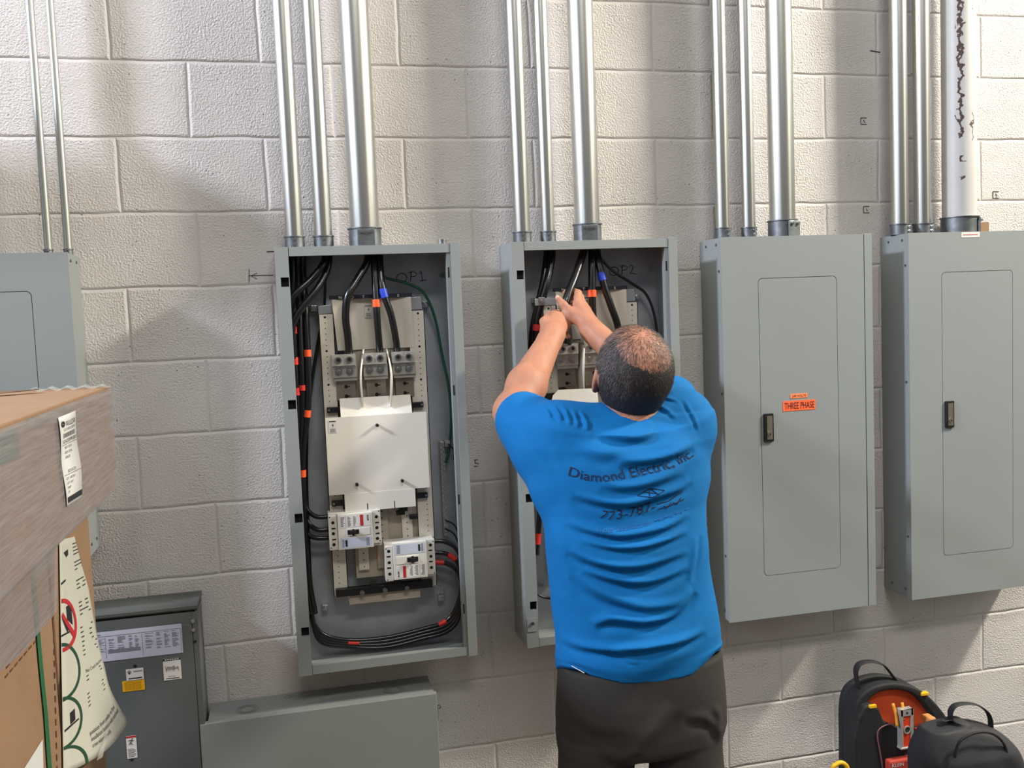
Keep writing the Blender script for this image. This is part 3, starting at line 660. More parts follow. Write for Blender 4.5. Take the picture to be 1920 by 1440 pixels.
# ------------------------------------------------------------------ cables
def cable(pts, r, label, group, m=None, tapes=(), name='power_cable', sub=8):
    """pts: (u, v, y) control points standing at true depth y inside the enclosure"""
    w3 = [P(u, v, y) for u, v, y in pts]; s = spline(w3, sub)
    o = obj(name, MB().tube(s, r, 12), m or M['cable'], smooth=True); tag(o, label, 'cable', group)
    for t0, t1, tm in tapes:
        n = len(s)-1; a = t0*n; b = t1*n
        if t0 > 2:
            vv = [720 - FPX*float((q-CAM) @ UV)/float((q-CAM) @ FV) for q in s]; k0 = vv.index(min(vv[:n//2+1])); a = float(np.interp(t0, vv[k0:], range(k0, n+1))); b = float(np.interp(t1, vv[k0:], range(k0, n+1)))
        ip = lambda f: s[int(f)]*(1-(f-int(f)))+s[min(int(f)+1, n)]*(f-int(f))
        obj('tape_band', MB().tube([ip(a), ip((a+b)/2), ip(b)], r*1.07+.0004, 12), M[tm], o, smooth=False, auto=True)
    return o
g1 = 'cables inside the open panels'
cable([(690, 470, -.07), (688, 492, -.08), (668, 528, -.10), (652, 556, -.11), (648, 595, -.105), (652, 630, -.09), (655, 668, -.075)], .0108, 'thick black cable into the left lug of OP1', g1)
cable([(700, 470, -.07), (702, 500, -.08), (705, 560, -.10), (708, 610, -.10), (713, 668, -.075)], .0100, 'thick black cable with orange tape into the middle lug of OP1', g1, tapes=((562, 576, 'orange'),))
cable([(712, 470, -.07), (713, 500, -.08), (718, 545, -.10), (733, 590, -.10), (742, 635, -.09), (745, 662, -.075)], .0098, 'thick black cable with blue tape into the right lug of OP1', g1, tapes=((542, 558, 'blue'),))
cable([(694, 470, -.07), (700, 500, -.075), (722, 520, -.06), (765, 532, -.05), (795, 550, -.045), (815, 595, -.04), (828, 660, -.035), (842, 730, -.035), (846, 790, -.03), (842, 840, -.03), (836, 868, -.035)], .0042, 'thin dark green ground wire arcing down the right side of OP1', g1, m=M['green'], name='ground_wire')
# bundle down the left side
lab = ['black cable crossing the upper left corner of OP1 from the second conduit, upper one', 'black cable crossing the upper left corner of OP1 from the second conduit, lower one']
cable([(612, 470, -.07), (606, 495, -.09), (585, 522, -.10), (560, 545, -.11), (546, 562, -.11), (542, 585, -.10), (550, 640, -.06)], .0098, lab[0], g1)
cable([(618, 470, -.07), (614, 505, -.08), (596, 540, -.10), (568, 575, -.11), (550, 605, -.11), (548, 640, -.10), (556, 720, -.05)], .0098, lab[1], g1)
cable([(610, 470, -.07), (610, 520, -.05), (609, 560, -.03), (608, 588, -.03)], .0036, 'thin black wire dropping to the upper left bracket of OP1', g1)
for k, (du, r, tp, lb_) in enumerate(((0, .0090, ((613, 626, 'red'), (670, 684, 'red'), (727, 741, 'red')), 'black cable nearest the left wall of OP1, with red tape bands'),
                                (10, .0086, ((722, 732, 'red'),), 'black cable second from the left wall of OP1'),
                                (20, .0086, ((656, 669, 'orange'), (769, 782, 'orange'), (881, 894, 'orange')), 'black cable with three orange tape bands in the left bundle of OP1'))):
    r *= 1.12
    cable([(548+du, 470, -.06), (549+du, 520, -.06+.01*k), (550+du*1.2, 600, -.07), (553+du*1.2, 680, -.08), (557+du, 760, -.08), (559+du*.4, 860, -.08), (564+du*.3, 960, -.075), (570+du*.4, 1080, -.07), (578+du*.6, 1150, -.06)], r, lb_, g1, tapes=tp)
for k, du in enumerate((6, 16)):
    cable([(550+du, 470, -.03), (552+du, 560, -.03), (556+du, 700, -.03), (560+du*.8, 800, -.03), (564+du*.5, 900, -.03), (570+du*.5, 1060, -.03), (574+du*.6, 1130, -.03)], .0092, ('rearmost black cable against the back of the left bundle in OP1, left one', 'rearmost black cable against the back of the left bundle in OP1, right one')[k], g1)
cable([(600, 620, -.035), (590, 680, -.04), (582, 740, -.05), (574, 790, -.05), (568, 840, -.05)], .0045, 'thin black wire slanting behind the left rail of OP1', g1)
for k, v0 in enumerate((966, 990, 1006)):
    cable([(572, 940+k*22, -.06), (578, 958+k*22, -.07), (595, v0+3, -.07), (622, v0+2, -.068)], .0068, ['uppermost', 'middle', 'lowest'][k]+' of the three black cables into the left side of the left breaker', 'branch cables to the breakers')
for k, (v0, tp) in enumerate(((1014, ()), (1036, ((.30, .48, 'red'),)), (1054, ((.05, .22, 'red'),)))):
    cable([(812, v0, -.07), (835, v0+2, -.075), (855, v0+14, -.075), (866, v0+40, -.07), (866, 1110+k*10, -.065)], .0068, ['uppermost', 'middle', 'lowest'][k]+' of the three black cables into the right side of the right breaker', 'branch cables to the breakers', tapes=tp)
# loop across the bottom
for k, (dv, tp) in enumerate(((0, ((.70, .74, 'red'),)), (10, ((.38, .42, 'red'),)), (20, ()), (30, ()))):
    cable([(572, 1080, -.06), (578+k*2, 1140+dv*.3, -.055), (600, 1185+dv*.55, -.05), (650, 1200+dv*.7-k*3, -.045), (720, 1196+dv*.6, -.045), (790, 1180+dv*.6, -.045), (840, 1162+dv*.7, -.05), (862, 1120+dv, -.055), (866, 1075, -.055)], .0066,
          ['topmost', 'second', 'third', 'lowest'][k]+' black cable of the loop sagging along the bottom of OP1', 'cables looping along the bottom of OP1', tapes=tp)
for k, (a_, b_) in enumerate((((844, 832), (850, 862)), ((838, 975), (858, 1000)), ((838, 990), (858, 1020)))):
    cable([(a_[0]-4, a_[1], -.04), ((a_[0]+b_[0])/2+3, (a_[1]+b_[1])/2-4, -.04), (b_[0]+2, b_[1], -.035)], .0024, 'thin black wire at the ground bar of OP1', 'thin wires at the ground bar', name='bond_wire')
# second panel
cable([(1036, 462, -.07), (1034, 490, -.09), (1026, 530, -.11), (1016, 565, -.11), (1008, 600, -.105), (1004, 640, -.10), (1001, 720, -.08)], .0105, 'thick black cable with a red tape band at the far left inside OP2', g1, tapes=((608, 620, 'red'),))
cable([(1026, 462, -.06), (1024, 490, -.07), (1018, 530, -.085), (1010, 565, -.085), (1000, 610, -.08), (996, 660, -.07), (998, 760, -.06)], .0098, 'thick black cable behind the leftmost one inside OP2', g1)
cable([(1096, 462, -.07), (1090, 485, -.10), (1078, 520, -.13), (1066, 550, -.155), (1060, 575, -.165), (1062, 600, -.15), (1066, 628, -.11), (1066, 652, -.076)], .0118, 'thick black cable gripped by the man in both hands', g1)
cable([(1110, 462, -.07), (1110, 500, -.09), (1110, 550, -.10), (1112, 600, -.10), (1115, 630, -.09), (1116, 652, -.076)], .0115, 'thick black cable with orange tape inside OP2', g1, tapes=((544, 557, 'orange'),))
cable([(1118, 462, -.07), (1124, 500, -.09), (1134, 540, -.10), (1146, 575, -.10), (1158, 610, -.09), (1164, 652, -.076)], .0108, 'thick black cable with blue tape right of the orange taped one in OP2', g1, tapes=((511, 526, 'blue'),))
cable([(1118, 462, -.06), (1128, 486, -.06), (1152, 510, -.05), (1190, 535, -.04), (1210, 550, -.04), (1224, 580, -.04), (1232, 625, -.04), (1234, 680, -.04)], .0042, 'thin black ground wire arcing down the right side of OP2', g1, name='ground_wire')
cable([(1006, 1040, -.05), (1010, 990, -.05), (1012, 940, -.05), (1004, 880, -.05), (1002, 800, -.05), (1000, 740, -.05)], .0080, 'black cable with red tape low on the left inside OP2', g1, tapes=((.08, .16, 'red'),))
cable([(1001, 1110, -.05), (1014, 1118, -.05), (1032, 1122, -.05), (1070, 1122, -.05)], .0035, 'thin black wire near the bottom of OP2', g1)
# ------------------------------------------------------------------ grey wireway and leaning panel
t = thing('wireway_box', 'long unpainted-looking grey metal box under OP1 at the bottom of the photo', 'metal box', (.45, -.08, 0))
ZW = .646
obj('body', MB().box((.150, -.004, 0), (.771, -.143, ZW)), M['grey'], t, bevel=.001)
obj('front_cover', MB().box((.131, -.143, .01), (.776, -.150, ZW+.0005)).box((.131, -.130, ZW-.002), (.776, -.150, ZW+.0015)), M['grey'], t, bevel=.0015, label='overlapping front cover')
km = MB()
for (u, v, rr) in ((464, 1330, (.030, .024, .019)), (540, 1307, (.010,)), (738, 1294, (.030, .025, .020))):
    # knockout circles on the top face
    d = FV*FPX + RV*(u-960) - UV*(v-720); tt = (ZW-CAM[2])/d[2]; c = CAM+d*tt
    for r in rr: km.ring((c[0], c[1], ZW+.0001), (0, 0, 1), r, r-.0011, .0006, 40)
obj('knockouts', km, mat('knockout_line', (96, 100, 98), .5), t)
obj('cover_clip', MB().box((.776, -.10, .555), (.782, -.118, .59)).ring((.786, -.108, .590), (0, -1, 0), .006, .004, .003), M['cast'], t)

t = thing('metal_cabinet', 'dark grey sheet metal cabinet with paper labels standing against the wall', 'metal cabinet', (-.03, -.08, 0))
CX0, CX1, CY = -.235, .1435, -.150
dg = mat('cabinet_grey', (90, 94, 94), .42, 0, .0001, 400, .03, 3)
obj('body', MB().box((CX0, -.004, 0), (CX1-.006, CY+.008, .925)).box((CX0, -.004, .925), (CX1-.004, -.012, .972)).box((CX1-.006, -.004, .925), (CX1-.004, CY+.004, .966)), dg, t)
obj('top_lip', MB().box((CX0, -.006, .966), (CX1+.001, CY+.0, .9755)).box((CX0, CY+.03, .962), (CX1, CY+.004, .966)), mat('lip_grey', (78, 82, 80), .45), t, bevel=.001)
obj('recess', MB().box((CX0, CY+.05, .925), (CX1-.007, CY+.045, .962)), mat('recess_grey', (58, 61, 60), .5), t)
obj('front_cover', MB().box((CX0, CY+.008, .01), (CX1-.016, CY, .925)), dg, t, bevel=.001)
obj('side_flange', MB().box((CX1-.0145, CY+.012, .0), (CX1, CY+.001, .958)).box((CX1-.002, CY+.012, 0), (CX1, -.03, .958)), dg, t, bevel=.0008)
obj('upper_flange', MB().box((CX0, CY+.012, .925), (CX1-.004, CY+.003, .958)), dg, t)
for z in (.9345, .910):
    obj('flange_screw', MB().cyl((CX1-.012, CY+.002, z), (CX1-.012, CY-.004, z), .0052, n=14).cyl((CX1-.012, CY-.004, z), (CX1-.012, CY-.006, z), .0030, n=6), M['zinc'], t, auto=True)
def cz(u, v): p = P(u, v, CY); return p[0], p[2]
hm = MB()
for (u, v, r) in ((366, 1203, .0036), (253, 1249, .0046), (247, 1424, .0046)):
    a = cz(u, v); hm.cyl((a[0], CY+.0005, a[1]), (a[0], CY-.0008, a[1]), r, n=14)
obj('holes', hm, M['dark'], t)
def sticker(par, x0, x1, z0, z1, y, m, name='label_sheet'):
    return obj(name, MB().box((x0, y, z0), (x1, y-.0007, z1)), m, par)
# wiring table sheet
a = cz(340, 1169); b = cz(338, 1224); x0, x1 = -.150, a[0]; z1 = a[1]; z0 = b[1]
lav = mat('lavender_paper', (186, 188, 206), .5)
s_ = sticker(t, x0, x1, z0, z1, CY-.0003, lav, 'wiring_sheet'); yy = CY-.0012; pm = MB(); r_ = random.Random(5)
def rule(x0, z0, x1, z1): pm.box((x0, yy-.0002, z0), (x1, yy, z1))
H_ = z1-z0; W_ = x1-x0
rule(x0+.003, z1-.0125, x1-.003, z1-.0118); rule(x0+.003, z0+.004, x0+.0036, z1-.012); rule(x1-.0036, z0+.004, x1-.003, z1-.012)
rule(x0+W_*.60, z0+.004, x0+W_*.602, z1-.016); rule(x0+W_*.24, z0+.008, x0+W_*.242, z1-.016); rule(x0+W_*.13, z0+.004, x0+W_*.132, z1-.016)
for k in range(17):
    z = z1-.017-k*.0026
    if z < z0+.005: break
    for (p, q) in ((.02, .12), (.15, .225), (.27, .33), (.36, .44), (.47, .51), (.53, .57), (.63, .72), (.74, .80), (.82, .88), (.90, .97)):
        if k > 12 and p < .6 and p > .2: 
            if p == .27: rule(x0+W_*.26, z, x0+W_*.58, z+.0012)
            continue
        if r_.random() < .75: rule(x0+W_*p, z, x0+W_*(p+(q-p)*r_.uniform(.4, 1)), z+.0009)
for k in range(5): rule(x0+W_*.02, z1-.018-k*.009, x0+W_*.24, z1-.0176-k*.009)
rule(x0+.012, z1-.0085, x0+.05, z1-.0065)
obj('printing', pm, mat('grey_ink', (74, 76, 92), .6), s_)
# small certification label, yellow label, square seismic label, hazard label
a, b = cz(236, 1256), cz(270, 1273); s_ = sticker(t, a[0], b[0], b[1]-.001, a[1]+.001, CY-.0003, M['label'], 'certification_label'); pm = MB()
pm.ring((a[0]+.008, CY-.0011, a[1]-.007), (0, -1, 0), .0045, .0034, .0003, 20).box((a[0]+.0065, CY-.0013, a[1]-.013), (a[0]+.0095, CY-.0010, a[1]-.006))
for k in range(2): pm.box((a[0]+.018, CY-.0013, a[1]-.006-k*.002), (a[0]+.040, CY-.0010, a[1]-.0052-k*.002))
pm.box((a[0]+.005, CY-.0013, b[1]+.004), (b[0]-.004, CY-.0010, b[1]+.007)); obj('printing', pm, M['ink'], s_)
a, b = cz(229, 1277), cz(272, 1292); s_ = sticker(t, a[0], b[0], b[1]-.0005, a[1]-.001, CY-.0003, M['yellow'], 'yellow_label'); pm = MB()
for k in range(5): pm.box((a[0]+.006+k*.0085, CY-.0013, b[1]+.003), (a[0]+.0125+k*.0085, CY-.0010, a[1]-.004))
obj('printing', pm, mat('amber_ink', (190, 138, 12), .5), s_)
a, b = cz(305, 1236), cz(341, 1272); s_ = sticker(t, a[0], b[0], b[1], a[1], CY-.0003, M['label'], 'square_label'); pm = MB()
pm.box((a[0], CY-.0013, a[1]-.006), (b[0], CY-.0010, a[1])); w_ = b[0]-a[0]
pts = []; r_ = random.Random(2)
for k in range(26): pts.append(Vector((a[0]+.006+k*(w_-.012)/25, CY-.0013, (a[1]+b[1])/2+.002+(-1)**k*r_.uniform(.001, .0085))))
pm.tube(pts, .00045, 4); text_on(pm, 'EATON', .0052, a[0]+w_*.26, CY-.0013, b[1]+.0075); pm.box((a[0]+.006, CY-.0013, b[1]+.003), (b[0]-.006, CY-.0010, b[1]+.005)); obj('printing', pm, M['ink'], s_)
pm = MB()
for k in range(6): pm.box((a[0]+.005+k*.0062, CY-.0015, a[1]-.0042), (a[0]+.0095+k*.0062, CY-.0012, a[1]-.0018))
obj('band_printing', pm, M['label'], s_)
a, b = cz(236, 1381), cz(258, 1420); s_ = sticker(t, a[0], b[0], b[1], a[1], CY-.0003, M['label'], 'hazard_label')
obj('red_band', MB().box((a[0], CY-.0013, a[1]-.005), (b[0], CY-.0010, a[1])), M['redink'], s_); pm = MB(); xm = (a[0]+b[0])/2; zt = a[1]-.008
pm.ball((xm+.003, CY-.0011, zt), .0017, 8, (1, .2, 1))
for q in (((xm+.002, zt-.002), (xm-.002, zt-.009)), ((xm+.001, zt-.003), (xm+.007, zt-.006)), ((xm+.001, zt-.003), (xm-.007, zt-.004)), ((xm-.002, zt-.009), (xm+.003, zt-.016)), ((xm-.002, zt-.009), (xm-.006, zt-.015))):
    pm.tube([Vector((q[0][0], CY-.0012, q[0][1])), Vector((q[1][0], CY-.0012, q[1][1]))], .0009, 5)
for k in range(7): pm.box((a[0]+.003, CY-.0012, b[1]+.004+k*.0034), (b[0]-.003-.004*(k % 3 == 0), CY-.0010, b[1]+.0052+k*.0034))
obj('printing', pm, M['ink'], s_)

# ------------------------------------------------------------------ wrapped cartons on the left
def film_mat(name, rgb, alpha):
    m = bpy.data.materials.new(name); m.use_nodes = True; n = m.node_tree.nodes; l = m.node_tree.links; b = n['Principled BSDF']
    b.inputs['Base Color'].default_value = (*lin(rgb), 1); b.inputs['Roughness'].default_value = .32
    t_ = n.new('ShaderNodeTexCoord'); mp_ = n.new('ShaderNodeMapping'); l.new(t_.outputs['Object'], mp_.inputs[0]); mp_.inputs['Scale'].default_value = (1, .05, 1); mp_.inputs['Rotation'].default_value = (.10, 0, 0)
    no = n.new('ShaderNodeTexNoise'); no.inputs['Scale'].default_value = 150; no.inputs['Detail'].default_value = 4; l.new(mp_.outputs[0], no.inputs[0])
    r = n.new('ShaderNodeMapRange'); l.new(no.outputs[0], r.inputs[0]); r.inputs[1].default_value = .35; r.inputs[2].default_value = .68; r.inputs[3].default_value = alpha-.08; r.inputs[4].default_value = alpha+.16
    l.new(r.outputs[0], b.inputs['Alpha'])
    bp = n.new('ShaderNodeBump'); bp.inputs['Distance'].default_value = .0016; l.new(no.outputs[0], bp.inputs['Height']); l.new(bp.outputs[0], b.inputs['Normal'])
    return m
M['film'] = film_mat('stretch_film', (156, 149, 149), .52)
def carton(name, label, x0, x1, y0, y1, z0, z1):
    t = thing(name, label, 'cardboard box', ((x0+x1)/2, (y0+y1)/2, z0), 'stacked cardboard boxes at the left')
    obj('box', MB().box((x0, y0, z0), (x1, y1, z1)), M['card'], t, bevel=.003)
    return t
UX = -.001; UZ0, UZ1 = 1.343, 1.585
up = carton('wrapped_carton', 'long cardboard box in cloudy stretch film with a white shipping label, topmost of the stack', -.62, UX, -1.62, -.356, UZ0, UZ1)
fm = MB().box((-.628, -1.628, UZ0-.006), (UX+.006, -.348, UZ1-.005))
obj('stretch_film', fm, M['film'], up, bevel=.012, seg=3)
# flaps and torn film on top
obj('top_flap', MB().box((-.62, -1.6, UZ1+.0005), (-.31, -.37, UZ1+.0028)), M['card'], up)
pk = MB(); q = [(-.34, -.62), (-.20, -.50), (-.13, -.47), (-.12, -.49), (-.20, -.545), (-.33, -.70)]
pk.add([(x, y, UZ1+.006+.004*(i % 2)) for i, (x, y) in enumerate(q)], [tuple(range(6))]); obj('packing_tape', pk, mat('brown_tape', (120, 84, 52), .3), up)
pk = MB(); vs = []; fs = []
for i in range(16):
    x = -.16+i*.011
    for j in range(3): vs.append((x, -.44+j*.045, UZ1+.003+.005*math.sin(i*1.9+j)))
for i in range(15):
    for j in range(2): fs.append((i*3+j, i*3+j+1, (i+1)*3+j+1, (i+1)*3+j))
pk.add(vs, fs); obj('crumpled_film', pk, film_mat('shiny_film', (210, 214, 206), .25), up, smooth=True)
# print on the side under the film
gp = MB(); 
def side_quad(mb, pts, x): mb.add([tuple(PX(u, v, x)) for u, v in pts], [tuple(range(len(pts)))])
side_quad(gp, [(-40, 826), (34, 800), (36, 858), (-40, 896)], UX+.0006); obj('green_print', gp, mat('green_print', (34, 92, 74), .8), up)
gp = MB()
for k in range(9): 
    u = 50+k*9; dv = -(u-50)*.33
    side_quad(gp, [(u, 786+dv), (u+5, 784+dv), (u+6, 806+dv*1.05), (u+1, 808+dv*1.05)], UX+.0006)
obj('faded_print', gp, mat('faded_green', (96, 112, 96), .8), up)
# shipping label, mapped on the side face
LX = UX+.0075
lc = [PX(109, 783, LX), PX(140, 770, LX), PX(156, 932, LX), PX(125, 950, LX)]
def lmap(s, t, off=0.0):
    s = s; a = lc[0]*(1-s)+lc[1]*s; b = lc[3]*(1-s)+lc[2]*s; p = a*(1-t)+b*t
    return (LX+off+.0015*math.sin(t*9+s*2), p[1], p[2])
g_ = MB(); N_ = 20; vs = [lmap(s, k/N_) for k in range(N_+1) for s in (0, .5, 1)]
fs = [(k*3+j, k*3+j+1, (k+1)*3+j+1, (k+1)*3+j) for k in range(N_) for j in range(2)]; g_.add(vs, fs)
sl = obj('shipping_label', g_, M['label'], up, smooth=True); so = sl.modifiers.new('th', 'SOLIDIFY'); so.thickness = .0004; so.offset = 0
pm = MB()
def ltext(s, size_t, s0, t0, wid):
    vs_, fs_ = text_geo(s, 1); mx_ = max(a for a, b in vs_)
    pm.add([lmap(s0+a/mx_*wid, t0-b*size_t, .0012) for a, b in vs_], fs_)
def lbox(s0, t0, s1, t1): pm.add([lmap(s0, t0, .0012), lmap(s1, t0, .0012), lmap(s1, t1, .0012), lmap(s0, t1, .0012)], [(0, 1, 2, 3)])
ltext('WILLOW', .085, .32, .125, .62); ltext('ELECTRICAL SUPPLY', .04, .18, .17, .74)
for k in range(8): a = 2*PI*k/8; lbox(.17+.07*math.cos(a)-.03, .09+.022*math.sin(a)-.012, .17+.07*math.cos(a)+.03, .09+.022*math.sin(a)+.012)
r_ = random.Random(4); s = .12
while s < .88: wq = r_.choice((.008, .014, .022)); lbox(s, .195, s+wq, .245); s += wq+r_.choice((.010, .016))
ltext('S2420399.001', .06, .08, .305, .86); lbox(.04, .318, .96, .323)
for k, tx in enumerate(('BOX 12X16', 'BOX 12X16', '24X20')): ltext(tx, .042, .2, .37+k*.055, .42 if k < 2 else .28)
ltext('BOX NO. 28', .05, .25, .64, .42); lbox(.04, .655, .96, .66)
for k, tx in enumerate(('QTY  CARTON', 'QTY  UNIT', 'SHIP', 'OF')): ltext(tx, .036, .1, .71+k*.05, (.46, .34, .18, .1)[k])
lbox(.04, .90, .97, .965)
obj('printing', pm, M['ink'], sl)
LXX = -.060
nb = carton('lower_carton', 'near lower cardboard box with a green strap, at the left edge of the photo', -.66, LXX, -1.56, -.790, .12, UZ0-.008)
fb = carton('lower_carton', 'far lower cardboard box behind the hanging instruction sheet', -.66, LXX-.001, -.766, -.390, .12, UZ0-.008)
pal = MB()
for k in range(7): pal.box((-.66, -1.56+k*.178, .095), (-.06, -1.46+k*.178, .118))
for x in (-.65, -.40, -.15): pal.box((x, -1.56, 0), (x+.08, -.39, .094))
tag(obj('pallet', pal, mat('pallet_wood', (150, 120, 84), .8, 0, 0, 1, .2, 10)), 'wooden pallet under the stack of cardboard boxes', 'pallet')
# film dropping over the near lower box, lower edge slanted
fd = MB(); F_ = lambda u, v, x=LXX+.004: tuple(PX(u, v, x))
fd.add([F_(-80, 1000), F_(108, 1000), F_(107, 1147), F_(80, 1178), F_(40, 1225), F_(-80, 1330)], [tuple(range(6))])
f2 = obj('stretch_film', fd, M['film'], nb)
sd = MB(); sx_ = LXX+.0028
sd.add([tuple(PX(60, 1080, sx_)), tuple(PX(66, 1078, sx_)), tuple(PX(80, 1240, sx_)), tuple(PX(90, 1340, sx_)), tuple(PX(99, 1460, sx_)), tuple(PX(91, 1462, sx_)), tuple(PX(83, 1342, sx_)), tuple(PX(73, 1242, sx_))], [(0, 1, 2, 7), (7, 2, 3, 6), (6, 3, 4, 5)])
obj('strap', sd, M['strap'], nb, label='green plastic strap')
pd = MB()
def dash(p, q, n_, wd):
    for k in range(n_):
        a0, a1 = k/n_, (k+.62)/n_
        A = (p[0]+(q[0]-p[0])*a0, p[1]+(q[1]-p[1])*a0); B = (p[0]+(q[0]-p[0])*a1, p[1]+(q[1]-p[1])*a1)
        side_quad(pd, [A, B, (B[0], B[1]+wd), (A[0], A[1]+wd)], LXX+.001)
dash((10, 1268), (72, 1194), 7, 4); dash((12, 1250), (70, 1182), 5, 4)
obj('dashed_print', pd, M['cardink'], nb); pd = MB()
for k in range(14): v0 = 1150+k*22; side_quad(pd, [(99+k*.55, v0), (101+k*.55, v0), (101.5+k*.55, v0+12), (99.5+k*.55, v0+12)], LXX+.001)
obj('dashed_print', pd, M['cardink'], nb)
wl = MB(); side_quad(wl, [(80, 1386), (82, 1460), (20, 1500), (46, 1440)], LXX+.0012); obj('white_label', wl, M['label'], nb)
# instruction sheet taped to the far lower box and curling outwards
Rr = spline([P(u, v, y) for u, v, y in ((151, 1002, -.44), (159, 1060, -.44), (171, 1130, -.44), (184, 1200, -.44), (196, 1250, -.44), (208, 1295, -.44), (240, 1354, -.43))], 6)
Ll = [PX(111, 1013, LXX+.002) + (PX(119, 1452, LXX+.004)-PX(111, 1013, LXX+.002))*k/(len(Rr)-1) for k in range(len(Rr))]
def sheet(s, t, off=0.0):
    f = t*(len(Rr)-1); i = min(int(f), len(Rr)-2); g = f-i
    R_ = Rr[i]*(1-g)+Rr[i+1]*g; L_ = Ll[i]*(1-g)+Ll[i+1]*g
    p = L_*(1-s)+R_*s
    p = p + np.array([.010*math.sin(PI*s)*(.4+t)+off*.9, -off*.5, -.012*math.sin(PI*s)*t*t])
    return tuple(p)
g_ = MB(); NS, NT = 12, 40
vs = [sheet(i/NS, j/NT) for j in range(NT+1) for i in range(NS+1)]
fs = [(j*(NS+1)+i, j*(NS+1)+i+1, (j+1)*(NS+1)+i+1, (j+1)*(NS+1)+i) for j in range(NT) for i in range(NS)]; g_.add(vs, fs)
sh = obj('instruction_sheet', g_, M['paper'], fb, smooth=True); so = sh.modifiers.new('th', 'SOLIDIFY'); so.thickness = .0005; so.offset = 0
def arc(mb, cs, ct, rs, rt, wd, a0=-90, a1=90):
    vs = []; n_ = 26
    for k in range(n_+1):
        a = math.radians(a0+(a1-a0)*k/n_)
        for q_ in (1, 1-wd): vs.append(sheet(max(.004, cs+rs*q_*math.cos(a)), ct+rt*q_*math.sin(a), .0012))
    mb.add(vs, [(2*k, 2*k+1, 2*k+3, 2*k+2) for k in range(n_)])
rd = MB(); arc(rd, .02, .375, .32, .115, .16)
rd.add([sheet(*q_, .0013) for q_ in ((.01, .335), (.04, .32), (.30, .43), (.26, .45))], [(0, 1, 2, 3)]); obj('prohibition_sign', rd, M['redink'], sh)
bks = [MB() for _ in range(7)]
bks[0].add([sheet(*q_, .0012) for q_ in ((.12, .30), (.24, .29), (.24, .385), (.13, .355))], [(0, 1, 2, 3)])
bks[1].add([sheet(*q_, .0012) for q_ in ((.02, .345), (.05, .345), (.16, .40), (.12, .41))], [(0, 1, 2, 3)]); bks[2].add([sheet(*q_, .0012) for q_ in ((.0, .415), (.20, .405), (.20, .412), (.0, .424))], [(0, 1, 2, 3)])
bks[3].add([sheet(*q_, .0012) for q_ in ((.10, .76), (.17, .75), (.17, .80), (.10, .81))], [(0, 1, 2, 3)]); bks[4].add([sheet(*q_, .0012) for q_ in ((.02, .82), (.22, .80), (.22, .808), (.02, .83))], [(0, 1, 2, 3)])
bks[5].add([sheet(*q_, .0012) for q_ in ((.12, .06), (.26, .05), (.26, .075), (.2, .085))], [(0, 1, 2, 3)]); bks[6].add([sheet(*q_, .0012) for q_ in ((.02, .19), (.14, .18), (.14, .19), (.02, .20))], [(0, 1, 2, 3)])
for q_ in bks:
    if q_.v: obj('pictogram', q_, M['ink'], sh)
gd = MB(); arc(gd, .0, .575, .32, .125, .12); arc(gd, .0, .79, .28, .11, .12); arc(gd, .0, .985, .26, .095, .12, -90, 10); obj('green_rings', gd, mat('green_ink', (24, 66, 42), .6), sh)
pm = MB()
def shtext(s, hgt, s0, t0, wid, slope=.0):
    vs_, fs_ = text_geo(s, 1); mx_ = max(a for a, b in vs_)
    pm.add([sheet(s0+a/mx_*wid, t0-b*hgt-slope*a/mx_, .0013) for a, b in vs_], fs_)
def shl(s0, t0, s1, slope=0): pm.add([sheet(s0, t0, .0013), sheet(s1, t0, .0013), sheet(s1, t0+.006, .0013), sheet(s0, t0+.006, .0013)], [(0, 1, 2, 3)])
r_ = random.Random(8)
for blk in ((.03, 4), (.12, 3), (.205, 3), (.30, 4)):
    for k in range(blk[1]): shl(.46, blk[0]+k*.017, .46+r_.uniform(.3, .46))
for k in range(7): shl(.42, .405+k*.020, .42+(.46, .38, .36, .40, .52, .45, .5)[k])
shtext('No Crush Available', .026, .42, .615, .52); shl(.42, .630, .86); shl(.42, .650, .88)
for k in range(4): shl(.40, .715+k*.020, .40+(.46, .44, .48, .45)[k])
for k, tx in enumerate(('position from pallet to final', 'installation location with overhead', 'crane where possible.')): shtext(tx, .026, .34, .90+k*.027, (.56, .60, .32)[k])
obj('printing', pm, mat('soft_ink', (64, 60, 54), .6), sh)
tpe = MB(); tp_ = [sheet(.55, .93, .004), sheet(.62, .93, .004), sheet(.38, 1.0, .012), sheet(.30, 1.0, .012)]
tpe.add(tp_, [(0, 1, 2, 3)]); obj('clear_tape', tpe, film_mat('clear_tape', (225, 225, 215), .25), sh)

# ------------------------------------------------------------------ tool backpacks
fab = mat('black_nylon', (20, 20, 22), .75, 0, .0006, 220)
fab2 = mat('charcoal_nylon', (30, 31, 36), .7, 0, .0006, 220)
orl = mat('orange_lining', (222, 84, 40), .8, 0, .0005, 160)
def outl(pts, y, sub=5): 
    s = spline([P(u, v, y) for u, v in pts], sub); return [(p[0], p[2]) for p in s]
def floor_down(pts): return pts
t = thing('tool_backpack', 'open black tool backpack with orange lining on the floor, tools inside', 'backpack', (2.2, -.22, 0), 'tool backpacks')
yF, yB = -.24, -.17
o = outl([(1604, 1500), (1604, 1400), (1604, 1345), (1611, 1312), (1630, 1293), (1658, 1283), (1688, 1282), (1722, 1292), (1748, 1311), (1778, 1348), (1802, 1400), (1812, 1500)], yF)
zb = 0.0; xL, xR = o[0][0], o[-1][0]; outer = [(xL-.01, zb+.01)] + o + [(xR+.01, zb+.01)]
